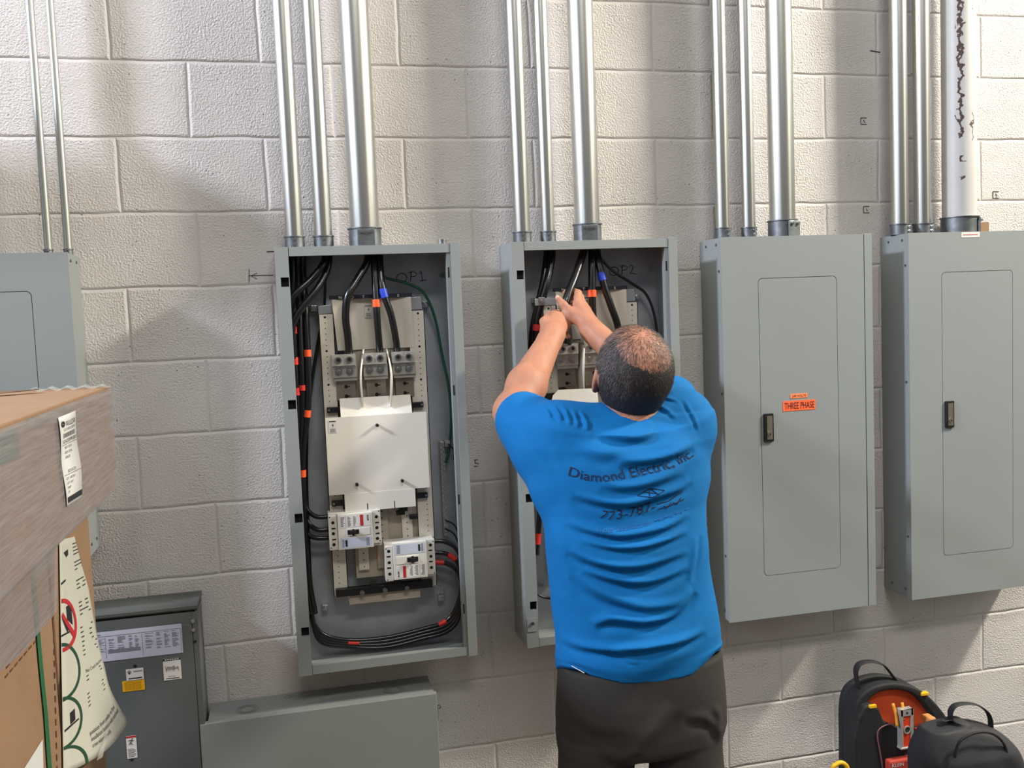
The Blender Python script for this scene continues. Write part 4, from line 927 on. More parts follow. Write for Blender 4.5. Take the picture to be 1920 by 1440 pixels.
inn = outl([(1616, 1500), (1614, 1400), (1616, 1352), (1623, 1325), (1638, 1306), (1660, 1296), (1688, 1295), (1714, 1304), (1734, 1322), (1756, 1356), (1772, 1400), (1782, 1500)], yF)
inner = [(inn[0][0], zb+.06)] + inn + [(inn[-1][0], zb+.06)]
n_ = len(outer); m_ = MB(); vs = []
for yy, lp in ((yF, outer), (yF, inner), (yB, inner), (yB, outer)): vs += [(a, yy, b) for a, b in lp]
m_.add(vs, [(i+k*n_, (i+1) % n_+k*n_, (i+1) % n_+((k+1) % 4)*n_, i+((k+1) % 4)*n_) for k in range(4) for i in range(n_)])
obj('shell', m_, fab, t, bevel=.008, seg=3)
m_ = MB().prism(outer, yB-.004, yB+.03); obj('back_pad', m_, fab, t, bevel=.012, seg=3)
obj('lining', MB().prism(inner, yF+.030, yF+.036), orl, t, label='orange lining')
def strap(mb, pts, w_, fl=(0, 1, 0)): mb.tube(spline([P(u, v, y) for u, v, y in pts], 6), w_, 12, True, fl)
m_ = MB(); strap(m_, [(1612, 1302, -.20), (1606, 1275, -.205), (1605, 1255, -.21), (1614, 1243, -.21), (1635, 1240, -.21), (1655, 1246, -.21), (1668, 1260, -.205), (1686, 1284, -.20)], .013); obj('carry_handle', m_, fab, t, smooth=True)
m_ = MB().prism([(a[0], a[2]) for a in (P(1612, 1480, -.28), P(1610, 1390, -.28), P(1618, 1352, -.28), P(1628, 1330, -.28), P(1640, 1326, -.28), P(1655, 1332, -.28), P(1664, 1355, -.28), P(1690, 1372, -.28), P(1760, 1378, -.28), P(1775, 1480, -.28))], -.262, -.213).box((P(1612, 1480, -.28)[0], -.262, .03), (P(1775, 1480, -.28)[0], -.213, P(1612, 1480, -.28)[2]+.03)); obj('inner_pocket', m_, fab, t, bevel=.006)
m_ = MB().box(tuple(P(1632, 1326, -.285)+np.array([0, 0, -.004])), tuple(P(1644, 1322, -.285)+np.array([0, .01, 0]))); obj('zip_pull', m_, M['yellow'], t)
for (u, v) in ((1734, 1301),): 
    p = P(u, v, yF-.004); obj('yellow_tab', MB().box((p[0]-.012, yF-.006, p[2]-.006), (p[0]+.014, yF+.01, p[2]+.004)), M['yellow'], t, bevel=.002)
m_ = MB().tube(spline([P(u, v, -.2635) for u, v in ((1657, 1450), (1650, 1410), (1645, 1380), (1650, 1366), (1668, 1358), (1683, 1362), (1687, 1400))], 6), .0022, 8); obj('pocket_piping', m_, mat('maroon_piping', (112, 70, 72), .7), t, smooth=True)
# level
tl = thing('torpedo_level', 'orange and silver torpedo level standing in the open backpack', 'level', tuple(P(1705, 1395, -.28)))
a = P(1689, 1332, -.285); b = P(1715, 1396, -.285); x0, x1 = a[0], b[0]-.003; z1, z0 = a[2], b[2]-.004
obj('frame', MB().box((x0, -.285, z0), (x0+.009, -.265, z1)).box((x1-.009, -.285, z0), (x1, -.265, z1)).box((x0, -.285, z1-.022), (x1, -.265, z1)).box((x0-.002, -.288, z0-.006), (x1+.006, -.265, z0)), M['alu'], tl, bevel=.0015)
obj('body', MB().box((x0+.009, -.282, z0), (x1-.009, -.267, z1-.022)), mat('level_red', (206, 62, 36), .4), tl)
xm = (x0+x1)/2; obj('vial', MB().ring((xm+.001, -.282, (z0+z1)/2-.006), (0, -1, 0), .0125, .0095, .003, 28), M['alu'], tl, auto=True)
obj('vial_window', MB().cyl((xm+.001, -.2818, (z0+z1)/2-.006), (xm+.001, -.283, (z0+z1)/2-.006), .0092, n=24), mat('vial_green', (56, 66, 50), .2), tl)
obj('hang_hole', MB().cyl((xm, -.285, z1-.011), (xm, -.2858, z1-.011), .0035, n=14), M['dark'], tl)
for k, (u0, v0, u1, v1) in enumerate(((1674, 1319, 1682, 1362), (1691, 1317, 1694, 1350))):
    a = P(u0, v0, -.26); b = P(u1, v1, -.28); m_ = MB().tube(spline([a, (a+b)/2+np.array([.003, 0, 0]), b], 4), .0045, 10)
    tag(obj('plier_handle', m_, mat('yellow_grip', (214, 142, 34), .5), smooth=True), ['left', 'right'][k]+' one of two thin yellow tool handles above the level in the backpack', 'tool', 'yellow tool handles')
p = P(1742, 1348, -.27); tag(obj('tape_measure', MB().box((p[0]-.014, -.29, p[2]-.011), (p[0]+.012, -.25, p[2]+.011)), mat('tan_tool', (190, 128, 70), .6), bevel=.005), 'small tan tool peeking out at the right inside the open backpack', 'tool')
p = P(1738, 1372, -.29); m_ = MB().tube([P(1715, 1366, -.272), P(1738, 1360, -.272)], .0025, 8); m_.tube([P(1718, 1378, -.272), P(1745, 1368, -.272)], .003, 8)
tag(obj('red_screwdriver', m_, M['red'], smooth=True), 'red tool shafts lying right of the level in the backpack', 'tool')
a = P(1668, 1432, -.29); m_ = MB().box((a[0], -.292, a[2]-.03), (a[0]+.095, -.263, a[2]+.006)); rb = obj('tool_pouch', m_, mat('red_pouch', (168, 52, 34), .7), bevel=.006); tag(rb, 'reddish tool pouch with white lettering at the bottom edge of the photo', 'pouch')
obj('lettering', text_on(MB(), 'KLEIN', .016, a[0]+.006, -.2928, a[2]-.012), M['label'], rb)
tag(obj('yellow_grip_tool', MB().tube(spline([P(u, v, -.30) for u, v in ((1566, 1640), (1562, 1520), (1561, 1446), (1567, 1434), (1578, 1430), (1588, 1438), (1592, 1460))], 5), .007, 10), M['yellow'], smooth=True), 'yellow hooked handle standing just left of the open backpack at the bottom edge', 'tool')

def mesh_from_sdf(D, org, h):
    """surface nets"""
    s = D < 0; nx, ny, nz = D.shape
    c = np.zeros((nx-1, ny-1, nz-1), np.uint8)
    for i in (0, 1):
        for j in (0, 1):
            for k in (0, 1): c += s[i:nx-1+i, j:ny-1+j, k:nz-1+k]
    act = np.argwhere((c > 0) & (c < 8)); idx = -np.ones(c.shape, np.int64); idx[tuple(act.T)] = np.arange(len(act))
    acc = np.zeros((len(act), 3)); cnt = np.zeros(len(act))
    crn = [(i, j, k) for i in (0, 1) for j in (0, 1) for k in (0, 1)]
    val = {q: D[act[:, 0]+q[0], act[:, 1]+q[1], act[:, 2]+q[2]] for q in crn}
    for a in crn:
        for ax in range(3):
            if a[ax] == 0:
                b = list(a); b[ax] = 1; b = tuple(b); va, vb = val[a], val[b]; m = (va < 0) != (vb < 0)
                tt = np.where(m, va/np.where(m, va-vb, 1), 0); p = np.tile(np.array(a, float), (len(act), 1)); p[:, ax] += tt
                acc[m] += p[m]; cnt[m] += 1
    V = (act + acc/cnt[:, None])*h + org
    F = []
    for ax in range(3):
        sl0 = [slice(None)]*3; sl1 = [slice(None)]*3; sl0[ax] = slice(0, -1); sl1[ax] = slice(1, None)
        e = np.argwhere(s[tuple(sl0)] != s[tuple(sl1)]); o1, o2 = [(1, 2), (2, 0), (0, 1)][ax]
        ok = (e[:, o1] > 0) & (e[:, o2] > 0) & (e[:, o1] < D.shape[o1]-1) & (e[:, o2] < D.shape[o2]-1); e = e[ok]
        st = s[e[:, 0], e[:, 1], e[:, 2]]
        def ii(d1, d2):
            q = e.copy(); q[:, o1] -= d1; q[:, o2] -= d2; return idx[q[:, 0], q[:, 1], q[:, 2]]
        a, b, c_, d = ii(1, 1), ii(0, 1), ii(0, 0), ii(1, 0)
        F.append(np.where(st[:, None], np.stack([a, b, c_, d], 1), np.stack([d, c_, b, a], 1)))
    return V, np.concatenate(F)
class SDF:
    def __init__(s, lo, hi, h):
        s.h = h; s.lo = np.array(lo, float); s.n = np.ceil((np.array(hi)-s.lo)/h).astype(int)+1; s.D = np.full(s.n, 1.0, np.float32)
    def region(s, lo, hi):
        a = np.clip(((np.array(lo)-s.lo)/s.h).astype(int), 0, s.n); b = np.clip(((np.array(hi)-s.lo)/s.h).astype(int)+2, 0, s.n)
        ax = [s.lo[i]+s.h*np.arange(a[i], b[i]) for i in range(3)]
        return tuple(slice(a[i], b[i]) for i in range(3)), np.meshgrid(*ax, indexing='ij', sparse=True)
    def blend(s, sl, d, k):
        o = s.D[sl]
        if k > 0: hh = np.clip(k-np.abs(o-d), 0, None)/k; s.D[sl] = np.minimum(o, d)-hh*hh*k/4
        else: s.D[sl] = np.minimum(o, d)
    def cap(s, a, b, ra, rb=None, k=.02, flat=None):
        rb = ra if rb is None else rb; a = np.array(a, float); b = np.array(b, float); m = max(ra, rb)+max(k, .01)+.01
        sl, (X, Y, Z) = s.region(np.minimum(a, b)-m, np.maximum(a, b)+m)
        ab = b-a; L = max(ab@ab, 1e-9); px, py, pz = X-a[0], Y-a[1], Z-a[2]
        t = np.clip((px*ab[0]+py*ab[1]+pz*ab[2])/L, 0, 1); dx, dy, dz = px-t*ab[0], py-t*ab[1], pz-t*ab[2]; q2 = dx*dx+dy*dy+dz*dz
        if flat is not None:
            nv = np.array(flat[0], float); nv /= np.linalg.norm(nv); dn = dx*nv[0]+dy*nv[1]+dz*nv[2]; q2 = q2+dn*dn*(flat[1]**2-1)
        s.blend(sl, np.sqrt(q2)-(ra+(rb-ra)*t), k); return s
    def ell(s, c, r, R=None, k=.02, neg=False):
        c = np.array(c, float); m = max(r)+max(k, .01)+.01; sl, (X, Y, Z) = s.region(c-m, c+m)
        X, Y, Z = np.broadcast_arrays(X-c[0], Y-c[1], Z-c[2])
        if R is not None:
            R = np.array(R); X, Y, Z = (R[0][0]*X+R[1][0]*Y+R[2][0]*Z, R[0][1]*X+R[1][1]*Y+R[2][1]*Z, R[0][2]*X+R[1][2]*Y+R[2][2]*Z)
        q = np.sqrt((X/r[0])**2+(Y/r[1])**2+(Z/r[2])**2); q2 = np.sqrt((X/r[0]**2)**2+(Y/r[1]**2)**2+(Z/r[2]**2)**2)+1e-9
        d = q*(q-1)/q2
        if neg:
            o = s.D[sl]; hh = np.clip(k-np.abs(o+d), 0, None)/k; s.D[sl] = np.maximum(o, -d)+hh*hh*k/4
        else: s.blend(sl, d, k)
        return s
    def column(s, prof, k=.02, p=2.3):
        """stack of elliptical sections: rows (z, cx, cy, a, b)"""
        pr = np.array(sorted(prof)); z0, z1 = pr[0, 0], pr[-1, 0]; mx = pr[:, 3].max()+.05
        sl, (X, Y, Z) = s.region((pr[:, 1].min()-mx, pr[:, 2].min()-mx, z0-.03), (pr[:, 1].max()+mx, pr[:, 2].max()+mx, z1+.03))
        I = lambda j: np.interp(Z, pr[:, 0], pr[:, j]); a, b = I(3), I(4)
        q = (np.abs((X-I(1))/a)**p+np.abs((Y-I(2))/b)**p)**(1/p); d = (q-1)*np.minimum(a, b)
        d = np.maximum(d, np.maximum(Z-z1, z0-Z)); s.blend(sl, d, k); return s
    def mesh(s): return mesh_from_sdf(s.D, s.lo, s.h)
def sdf_obj(name, V, F, m, parent, smooth_it=1):
    org = ORG[parent.name] if parent else Vector((0, 0, 0))
    me = bpy.data.meshes.new(name); W_ = V-np.array(org)
    me.vertices.add(len(W_)); me.vertices.foreach_set('co', W_.astype(np.float32).ravel())
    me.loops.add(len(F)*4); me.loops.foreach_set('vertex_index', F.astype(np.int32).ravel()); me.polygons.add(len(F))
    me.polygons.foreach_set('loop_start', np.arange(0, len(F)*4, 4, dtype=np.int32)); me.update(calc_edges=True); me.validate()
    me.polygons.foreach_set('use_smooth', [True]*len(me.polygons)); me.materials.append(m)
    o = bpy.data.objects.new(name, me); C.objects.link(o); o.parent = parent; ORG[o.name] = org
    if smooth_it: sm = o.modifiers.new('smooth', 'SMOOTH'); sm.iterations = smooth_it; sm.factor = .5
    return o

t = thing('tool_backpack', 'closed charcoal backpack on the floor in front of the open one, bottom right', 'backpack', (2.45, -.5, 0), 'tool backpacks')
yb_ = -.44
o = outl([(1722, 1500), (1716, 1430), (1722, 1390), (1738, 1360), (1765, 1350), (1800, 1352), (1840, 1357), (1868, 1368), (1892, 1392), (1904, 1425), (1912, 1500)], yb_)
zs_ = np.array([p[1] for p in o]); top = zs_.max()
S = SDF((o[0][0]-.08, -.60, 0), (o[-1][0]+.12, -.33, top+.03), .006)
sl, (X, Y, Z) = S.region(S.lo, S.lo+S.n*S.h)
h_ = len(o)//2; lz = [p for p in o[:h_+1]]; rz = [p for p in o[h_:]]
lz = sorted([(p[1], p[0]) for p in lz]); rz = sorted([(p[1], p[0]) for p in rz])
xl = np.interp(Z, [q[0] for q in lz], [q[1] for q in lz]); xr = np.interp(Z, [q[0] for q in rz], [q[1] for q in rz])
xc_, xa_ = (xl+xr)/2, np.maximum((xr-xl)/2, .02); ya_ = .075*np.clip((top-Z)/.10, 0, 1)**.5+.012
d = ((np.abs((X-xc_)/xa_)**3.2+np.abs((Y+.44)/ya_)**3)**(1/3.1)-1)*np.minimum(xa_, ya_); d = np.maximum(d, Z-top); d = np.maximum(d, .004-Z)
S.blend(sl, d.astype(np.float32), 0)
V, F = S.mesh(); V[:, 1] += .004*np.sin(V[:, 2]*38+np.sin(V[:, 0]*21)*2)*np.cos(V[:, 0]*30)
obj_b = sdf_obj('bag_body', V, F, fab2, t, 2)
m_ = MB(); strap(m_, [(1783, 1352, -.44), (1782, 1335, -.44), (1790, 1323, -.44), (1808, 1319, -.44), (1830, 1321, -.44), (1848, 1332, -.44), (1856, 1346, -.44), (1858, 1364, -.44)], .012); obj('carry_handle', m_, fab2, t, smooth=True)
m_ = MB().tube(spline([P(u, v, y) for u, v, y in ((1790, 1420, -.52), (1800, 1390, -.52), (1830, 1374, -.52), (1862, 1376, -.52), (1884, 1398, -.515), (1893, 1440, -.515))], 6), .004, 8); obj('zip', m_, fab, t, smooth=True)

# ------------------------------------------------------------------ the electrician
man = thing('person', 'person in blue T-shirt and dark trousers seen from behind, reaching into an open panel', 'person', (1.18, -.74, 0))
A = lambda u, v, y: P(u, v, y)
yT = -.74
prof = []
for v, l, r, b in ((1275, 1042, 1343, .118), (1230, 1040, 1344, .122), (1180, 1040, 1341, .124), (1120, 1034, 1333, .122), (1060, 1028, 1324, .118), (1000, 1022, 1320, .116), (950, 1020, 1321, .116), (900, 1020, 1325, .116), (860, 1020, 1325, .112), (830, 1030, 1318, .104), (806, 1050, 1298, .085)):
    pl = A(l, v, yT); pr_ = A(r, v, yT); prof.append(((pl[2]+pr_[2])/2, (pl[0]+pr_[0])/2, yT+.012*(v < 960)-.010*(v > 1150), (pr_[0]-pl[0])/2*.985, b))
SL, SR = A(1052, 818, -.70), A(1278, 792, -.70); EL, ER = A(962, 772, -.49), A(1240, 742, -.46)
WL, WR = A(1036, 628, -.275), A(1112, 622, -.255); NB = A(1180, 800, -.715)
HC = A(1187, 690, -.725)
zmax = 1.82
hemz = min(p[0] for p in prof)+.004
# shirt
S = SDF((.86, -.94, hemz-.03), (1.46, -.40, 1.64), .004)
S.column(prof, 0)
S.cap(SL, SR, .060, .062, k=.06)
S.cap(NB+np.array([-.045, 0, -.012]), SL+np.array([0, 0, .004]), .052, .056, k=.05); S.cap(NB+np.array([.045, 0, -.012]), SR+np.array([0, 0, .006]), .052, .060, k=.05)
sle = SL+(EL-SL)*.80
S.cap(SL, sle, .066, .061, k=.05)
S.cap(A(985, 812, -.60), A(1035, 905, -.70), .034, .040, k=.07)
S.cap(A(975, 790, -.57), A(1010, 850, -.64), .040, .046, k=.06)
sre = SR+(ER-SR)*.80
S.cap(SR+np.array([-.012, 0, 0]), A(1262, 748, -.52), .062, .060, k=.05); S.cap(A(1284, 880, -.70), A(1288, 800, -.66), .038, .042, k=.06); S.cap(A(1280, 900, -.72), A(1280, 970, -.72), .036, .030, k=.04)
# neckline
sl, (X, Y, Z) = S.region(S.lo, S.lo+S.n*S.h)
dsl = S.D
# sleeve cuts
for (e0, e1) in ((SL, sle+(sle-SL)*.02), (SR, A(1266, 748, -.51))):
    ax_ = (e1-e0)/np.linalg.norm(e1-e0); dd = (X-e1[0])*ax_[0]+(Y-e1[1])*ax_[1]+(Z-e1[2])*ax_[2]
    near = np.sqrt((X-e1[0])**2+(Y-e1[1])**2+(Z-e1[2])**2) < .13
    S.D = np.where(near, np.maximum(S.D, dd), S.D).astype(np.float32)
nd = NB+np.array([0, .03, .12]); 
S.ell(NB+np.array([.002, .028, .030]), (.070, .074, .045), k=.008, neg=True)
V, F = S.mesh()
# hem sweeps lower in the middle of the back
# crease lines of the cloth, (u, v) on the back
def stance(V, z0):
    """the man stands turned a little towards his right: the legs' depth axis turns with him"""
    k = np.clip((z0-V[:, 2])/.10, 0, 1); V[:, 0] += .40*(V[:, 1]-yT)*k; return V
def creases(V, lines, y=-.85, fs=1.0):
    disp = np.zeros(len(V)); N2 = V[:, [0, 2]]
    for pts, A_, w_ in lines:
        s = np.array([[p[0], p[2]] for p in spline([P(u, v, y) for u, v in pts], 6)]); n = len(s)
        lo, hi = s.min(0)-4*w_, s.max(0)+4*w_; sel = np.where(((N2 > lo) & (N2 < hi)).all(1))[0]; q = N2[sel]
        if len(q) == 0: continue
        best = np.full(len(q), 9.); sg = np.zeros(len(q)); tt = np.zeros(len(q))
        for i in range(n-1):
            a, b = s[i], s[i+1]; ab = b-a; L = ab@ab; t_ = np.clip(((q-a)@ab)/L, 0, 1); r = q-a-t_[:, None]*ab; dd = np.hypot(r[:, 0], r[:, 1])
            m = dd < best; best[m] = dd[m]; cr = ab[0]*r[:, 1]-ab[1]*r[:, 0]; sg[m] = np.sign(cr[m]); tt[m] = (i+t_[m])/(n-1)
        e = best*sg; tp = np.clip(np.sin(PI*np.clip(tt, 0.0, 1.0)), 0, 1)**.6
        disp[sel] += A_*tp*(np.exp(-((e-w_*.9)/w_)**2)-1.0*np.exp(-((e+w_*.9)/w_)**2))
    return disp
CL = [([(1085, 935), (1105, 943), (1145, 950), (1187, 949), (1230, 938), (1281, 923), (1305, 905)], .0050, .008),
      ([(1075, 990), (1100, 1000), (1135, 1007), (1165, 1009), (1200, 1004), (1250, 992), (1300, 970)], .0060, .008),
      ([(1097, 1020), (1130, 1027), (1162, 1030), (1200, 1027), (1250, 1015), (1293, 1001)], .0050, .007),
      ([(1075, 1042), (1100, 1055), (1130, 1063), (1170, 1066), (1220, 1060), (1293, 1038)], .0065, .008),
      ([(1100, 1075), (1130, 1085), (1160, 1092), (1190, 1095), (1230, 1090), (1293, 1067)], .0060, .008),
      ([(1085, 1085), (1105, 1108), (1130, 1122), (1166, 1134), (1211, 1142), (1269, 1134), (1302, 1108)], .0055, .011),
      ([(1117, 1180), (1130, 1170), (1150, 1164), (1203, 1166), (1252, 1158), (1285, 1138), (1305, 1110)], .0075, .010),
      ([(1060, 1222), (1100, 1223), (1146, 1220), (1190, 1215), (1228, 1209), (1280, 1198), (1322, 1184)], .0080, .009),
      ([(1140, 1222), (1165, 1230), (1185, 1246)], .0030, .007),
      ([(1125, 812), (1150, 822), (1190, 829), (1225, 824), (1250, 806)], .0060, .012),
      ([(1165, 872), (1200, 872), (1240, 866), (1290, 852), (1312, 840)], .0060, .010),
      ([(1130, 915), (1170, 920), (1220, 912), (1290, 890)], .0040, .009),
      ([(1090, 850), (1130, 862), (1165, 860)], .0025, .012),
      ([(1040, 762), (1046, 776), (1052, 792)], .0060, .006), ([(1058, 765), (1066, 782), (1070, 798)], .0060, .006), ([(1076, 770), (1082, 785), (1084, 802)], .0060, .006), ([(1093, 775), (1098, 790), (1098, 806)], .0060, .006), ([(1108, 780), (1113, 795), (1112, 812)], .0070, .006),
      ([(1018, 756), (1022, 775), (1022, 800)], .0040, .007), ([(1000, 755), (1000, 778), (996, 806)], .0035, .008), ([(978, 755), (974, 780), (976, 815)], .0035, .008),
      ([(1262, 735), (1280, 729), (1300, 728)], .0035, .004), ([(1262, 745), (1282, 740), (1304, 742)], .0035, .004), ([(1260, 755), (1280, 754), (1302, 760)], .0030, .004), ([(1256, 768), (1272, 774), (1290, 792)], .0030, .005),
      ([(1312, 755), (1321, 785), (1327, 815)], .0025, .004), ([(1048, 1000), (1060, 1080), (1078, 1130)], .0035, .012), ([(1296, 1090), (1310, 1050), (1318, 1010)], .0040, .008),
      ([(1040, 850), (1060, 910), (1080, 960)], .0030, .014), ([(1000, 850), (1030, 900), (1045, 960)], .0030, .012)]
back = np.clip((-.66-V[:, 1])/.08, 0, 1)
dsp = creases(V, CL)*1.55
V[:, 1] -= dsp*back
# gentle unevenness all round
V[:, 1] -= back*.0020*np.sin(V[:, 2]*47+3*np.sin(V[:, 0]*13))
hem = np.interp(V[:, 0], [P(u, 1250, -.84)[0] for u in (1040, 1075, 1110, 1165, 1230, 1290, 1343)], [P(u, v, -.84)[2] for u, v in ((1040, 1228), (1075, 1254), (1110, 1266), (1165, 1273), (1230, 1268), (1290, 1256), (1343, 1226))])
low = np.clip((hemz+.09-V[:, 2])/.09, 0, 1); V[:, 2] += (hem-hemz)*low*1.0*np.clip((-.62-V[:, 1])/.2, 0, 1)
shirt_m = mat('blue_cotton', (0, 98, 160), .85, 0, .00025, 700, .02, 40, spec=.25)
sh_o = sdf_obj('t_shirt', V, F, shirt_m, man, 2); sh_o['label'] = 'bright blue short-sleeved T-shirt'
# printing laid on the cloth
from mathutils.bvhtree import BVHTree
bpy.context.view_layer.update(); dgp = bpy.context.evaluated_depsgraph_get(); ev = sh_o.evaluated_get(dgp); em = ev.to_mesh()
bvh = BVHTree.FromPolygons([v.co + ORG[man.name] for v in em.vertices], [tuple(p.vertices) for p in em.polygons]); ev.to_mesh_clear()
def on_shirt(u, v, off=.0017):
    p = Vector(P(u, v, -.86)); hit = bvh.ray_cast(Vector((p.x, -1.4, p.z)), Vector((0, 1, 0)))
    return hit[0]+Vector((0, -off, 0)) if hit[0] is not None else Vector((p.x, -.86, p.z))
def print_line(mb, s, base, hgt, w_=1.0, shear=0.0):
    bl = spline([np.array([u, v, 0.]) for u, v in base], 8); seg = np.array(bl)[:, :2]; cum = np.concatenate([[0], np.cumsum(np.hypot(*np.diff(seg, axis=0).T))])
    vs_, fs_ = text_geo(s, 1, shear); bm = bmesh.new(); vv = [bm.verts.new((a, b, 0)) for a, b in vs_]
    for f in fs_:
        try: bm.faces.new([vv[i] for i in f])
        except ValueError: pass
    bmesh.ops.triangulate(bm, faces=bm.faces)
    for it in range(3):
        le = [e for e in bm.edges if e.calc_length() > .16]
        if not le: break
        bmesh.ops.subdivide_edges(bm, edges=le, cuts=1); bmesh.ops.triangulate(bm, faces=bm.faces)
    bm.verts.index_update(); mx_ = max(v.co.x for v in bm.verts); out = []
    for v in bm.verts:
        d = v.co.x/mx_*cum[-1]; u0 = np.interp(d, cum, seg[:, 0]); v0 = np.interp(d, cum, seg[:, 1]); d2 = min(cum[-1], d+2); d1 = d2-2
        tx, ty = np.interp(d2, cum, seg[:, 0])-np.interp(d1, cum, seg[:, 0]), np.interp(d2, cum, seg[:, 1])-np.interp(d1, cum, seg[:, 1]); L = math.hypot(tx, ty)
        out.append(on_shirt(u0+ty/L*v.co.y*hgt, v0-tx/L*v.co.y*hgt))
    mb.add(out, [tuple(q.index for q in f.verts) for f in bm.faces]); bm.free()
pr1 = MB()
print_line(pr1, 'Diamond Electric, Inc.', [(1077, 898), (1100, 904), (1130, 907), (1160, 903), (1190, 897), (1215, 892), (1260, 882), (1300, 868), (1318, 860)], 25)
obj('name_print', pr1, mat('navy_shirt_print', (8, 20, 56), .85), sh_o, label='dark arched lettering across the back'); pr1 = MB()
print_line(pr1, '773-787-', [(1129, 975), (1150, 978), (1175, 974), (1205, 967), (1238, 958)], 23, shear=.25)
for q0, q1, q2 in (((1240, 949), (1262, 943), (1290, 926)), ((1242, 957), (1266, 950), (1292, 940)), ((1252, 952), (1258, 955), (1266, 946)), ((1270, 946), (1278, 948), (1286, 938))):
    pr1.tube([on_shirt(*q, .0008) for q in (q0, q1, q2)], .0011, 5)
obj('number_print', pr1, bpy.data.materials['navy_shirt_print'], sh_o); pr1 = MB()
for k in range(4):
    a0, b0 = [(1200, 932, 1225, 918), (1225, 918, 1252, 922), (1252, 922, 1228, 934), (1228, 934, 1200, 932)][k][:2], [(1200, 932, 1225, 918), (1225, 918, 1252, 922), (1252, 922, 1228, 934), (1228, 934, 1200, 932)][k][2:]
    pr1.tube([on_shirt(a0[0]+(b0[0]-a0[0])*q/5, a0[1]+(b0[1]-a0[1])*q/5, .0008) for q in range(6)], .0008, 4)
for (a0, b0) in (((1225, 918), (1222, 932)), ((1225, 918), (1240, 930)), ((1212, 925), (1240, 928))):
    pr1.tube([on_shirt(a0[0]+(b0[0]-a0[0])*q/4, a0[1]+(b0[1]-a0[1])*q/4, .0008) for q in range(5)], .0009, 4)
obj('diamond_print', pr1, bpy.data.materials['navy_shirt_print'], sh_o)
pr2 = MB(); print_line(pr2, 'Your Satisfaction', [(1125, 1001), (1150, 1000), (1200, 991), (1225, 985)], 13, shear=.3)
for k in range(7): pr2.tube([on_shirt(1232+k*10.5, 979-k*3.1+(k % 2)*2, .0008), on_shirt(1239+k*10.5, 976-k*3.1-(k % 2), .0008)], .0012, 5)
obj('slogan_print', pr2, mat('faint_shirt_print', (0, 84, 150), .8), sh_o)
m_ = MB().tube(spline([A(1111, 777, -.65), A(1120, 785, -.69), A(1142, 794, -.735), A(1168, 801, -.765), A(1194, 803, -.77), A(1218, 796, -.755), A(1236, 786, -.72), A(1244, 778, -.68)], 8), .0075, 12, True, (0, 0, 1))
obj('collar', m_, shirt_m, sh_o, smooth=True)

# body: one continuous surface
S = SDF((.86, -.96, 0), (1.48, -.06, zmax), .0038)
S.column([(z+.01 if i == 0 else z, cx, cy, a*.86, b*.84) for i, (z, cx, cy, a, b) in enumerate(sorted(prof))], 0)
hipz = hemz+.02; hx = (A(1042, 1290, yT)[0]+A(1350, 1290, yT)[0])/2
FLt, FRt = np.array([1.03, -.70, .08]), np.array([1.36, -.70, .08])
HL, HR = A(1120, 1340, yT), A(1275, 1340, yT)
for H0, Ft in ((HL, FLt), (HR, FRt)):
    kn = (H0+Ft)/2+np.array([0, .03, .02]); S.cap((H0[0]*.9+1.195*.1, yT, H0[2]-.02), kn, .062, .05, k=.04); S.cap(kn, Ft, .054, .038, k=.03); S.cap(Ft+np.array([0, -.03, -.045]), Ft+np.array([0, .13, -.052]), .034, .028, k=.02)
S.cap(HL+np.array([.04, 0, .03]), HR+np.array([-.04, 0, .04]), .072, .072, k=.03); S.cap(A(1192, 1280, yT), A(1192, 1220, yT), .08, .08, k=.03)
S.cap(SL, SR, .050, .052, k=.05); S.cap(SL, EL, .052, .042, k=.03); S.cap(SR, ER, .052, .042, k=.03)
# elbows and forearms
S.cap(EL, EL+np.array([.004, -.008, .0]), .043, .043, k=.02)
for E_, W_, sx in ((EL, WL, -1), (ER, WR, 1)):
    mid = E_+(W_-E_)*.32; S.cap(E_, mid, .043, .050, k=.025); S.cap(mid, W_, .0495, .0305, k=.02)
    S.cap(W_-(W_-E_)*.08, W_+(W_-E_)*.04, .0285, .029, k=.02)
# neck and head
tilt = math.radians(30); Rh = Matrix.Rotation(tilt, 3, 'X') @ Matrix.Rotation(math.radians(-4), 3, 'Z'); Rm = np.array(Rh)
hp = lambda x, y, z: HC+Rm @ np.array([x, y, z])
S.cap(NB+np.array([0, .01, -.03]), hp(0, -.015, -.055), .066, .060, k=.03)
S.cap(NB+np.array([-.03, .0, -.02]), NB+np.array([-.07, 0, -.045]), .045, .04, k=.05); S.cap(NB+np.array([.03, .0, -.02]), NB+np.array([.07, 0, -.04]), .045, .04, k=.05)
S.ell(HC, (.0815, .098, .098), Rm, k=.02); S.ell(hp(0, -.022, .0), (.078, .078, .088), Rm, k=.03)
S.ell(hp(0, .045, -.055), (.058, .060, .070), Rm, k=.035); S.ell(hp(0, .085, -.095), (.028, .022, .022), Rm, k=.03)
S.cap(hp(0, .098, -.010), hp(0, .122, -.050), .008, .014, k=.012); S.ell(hp(-.016, .108, -.052), (.008, .010, .008), Rm, k=.008); S.ell(hp(.016, .108, -.052), (.008, .010, .008), Rm, k=.008)
S.cap(hp(-.045, .088, .014), hp(.045, .088, .014), .010, .010, k=.012)
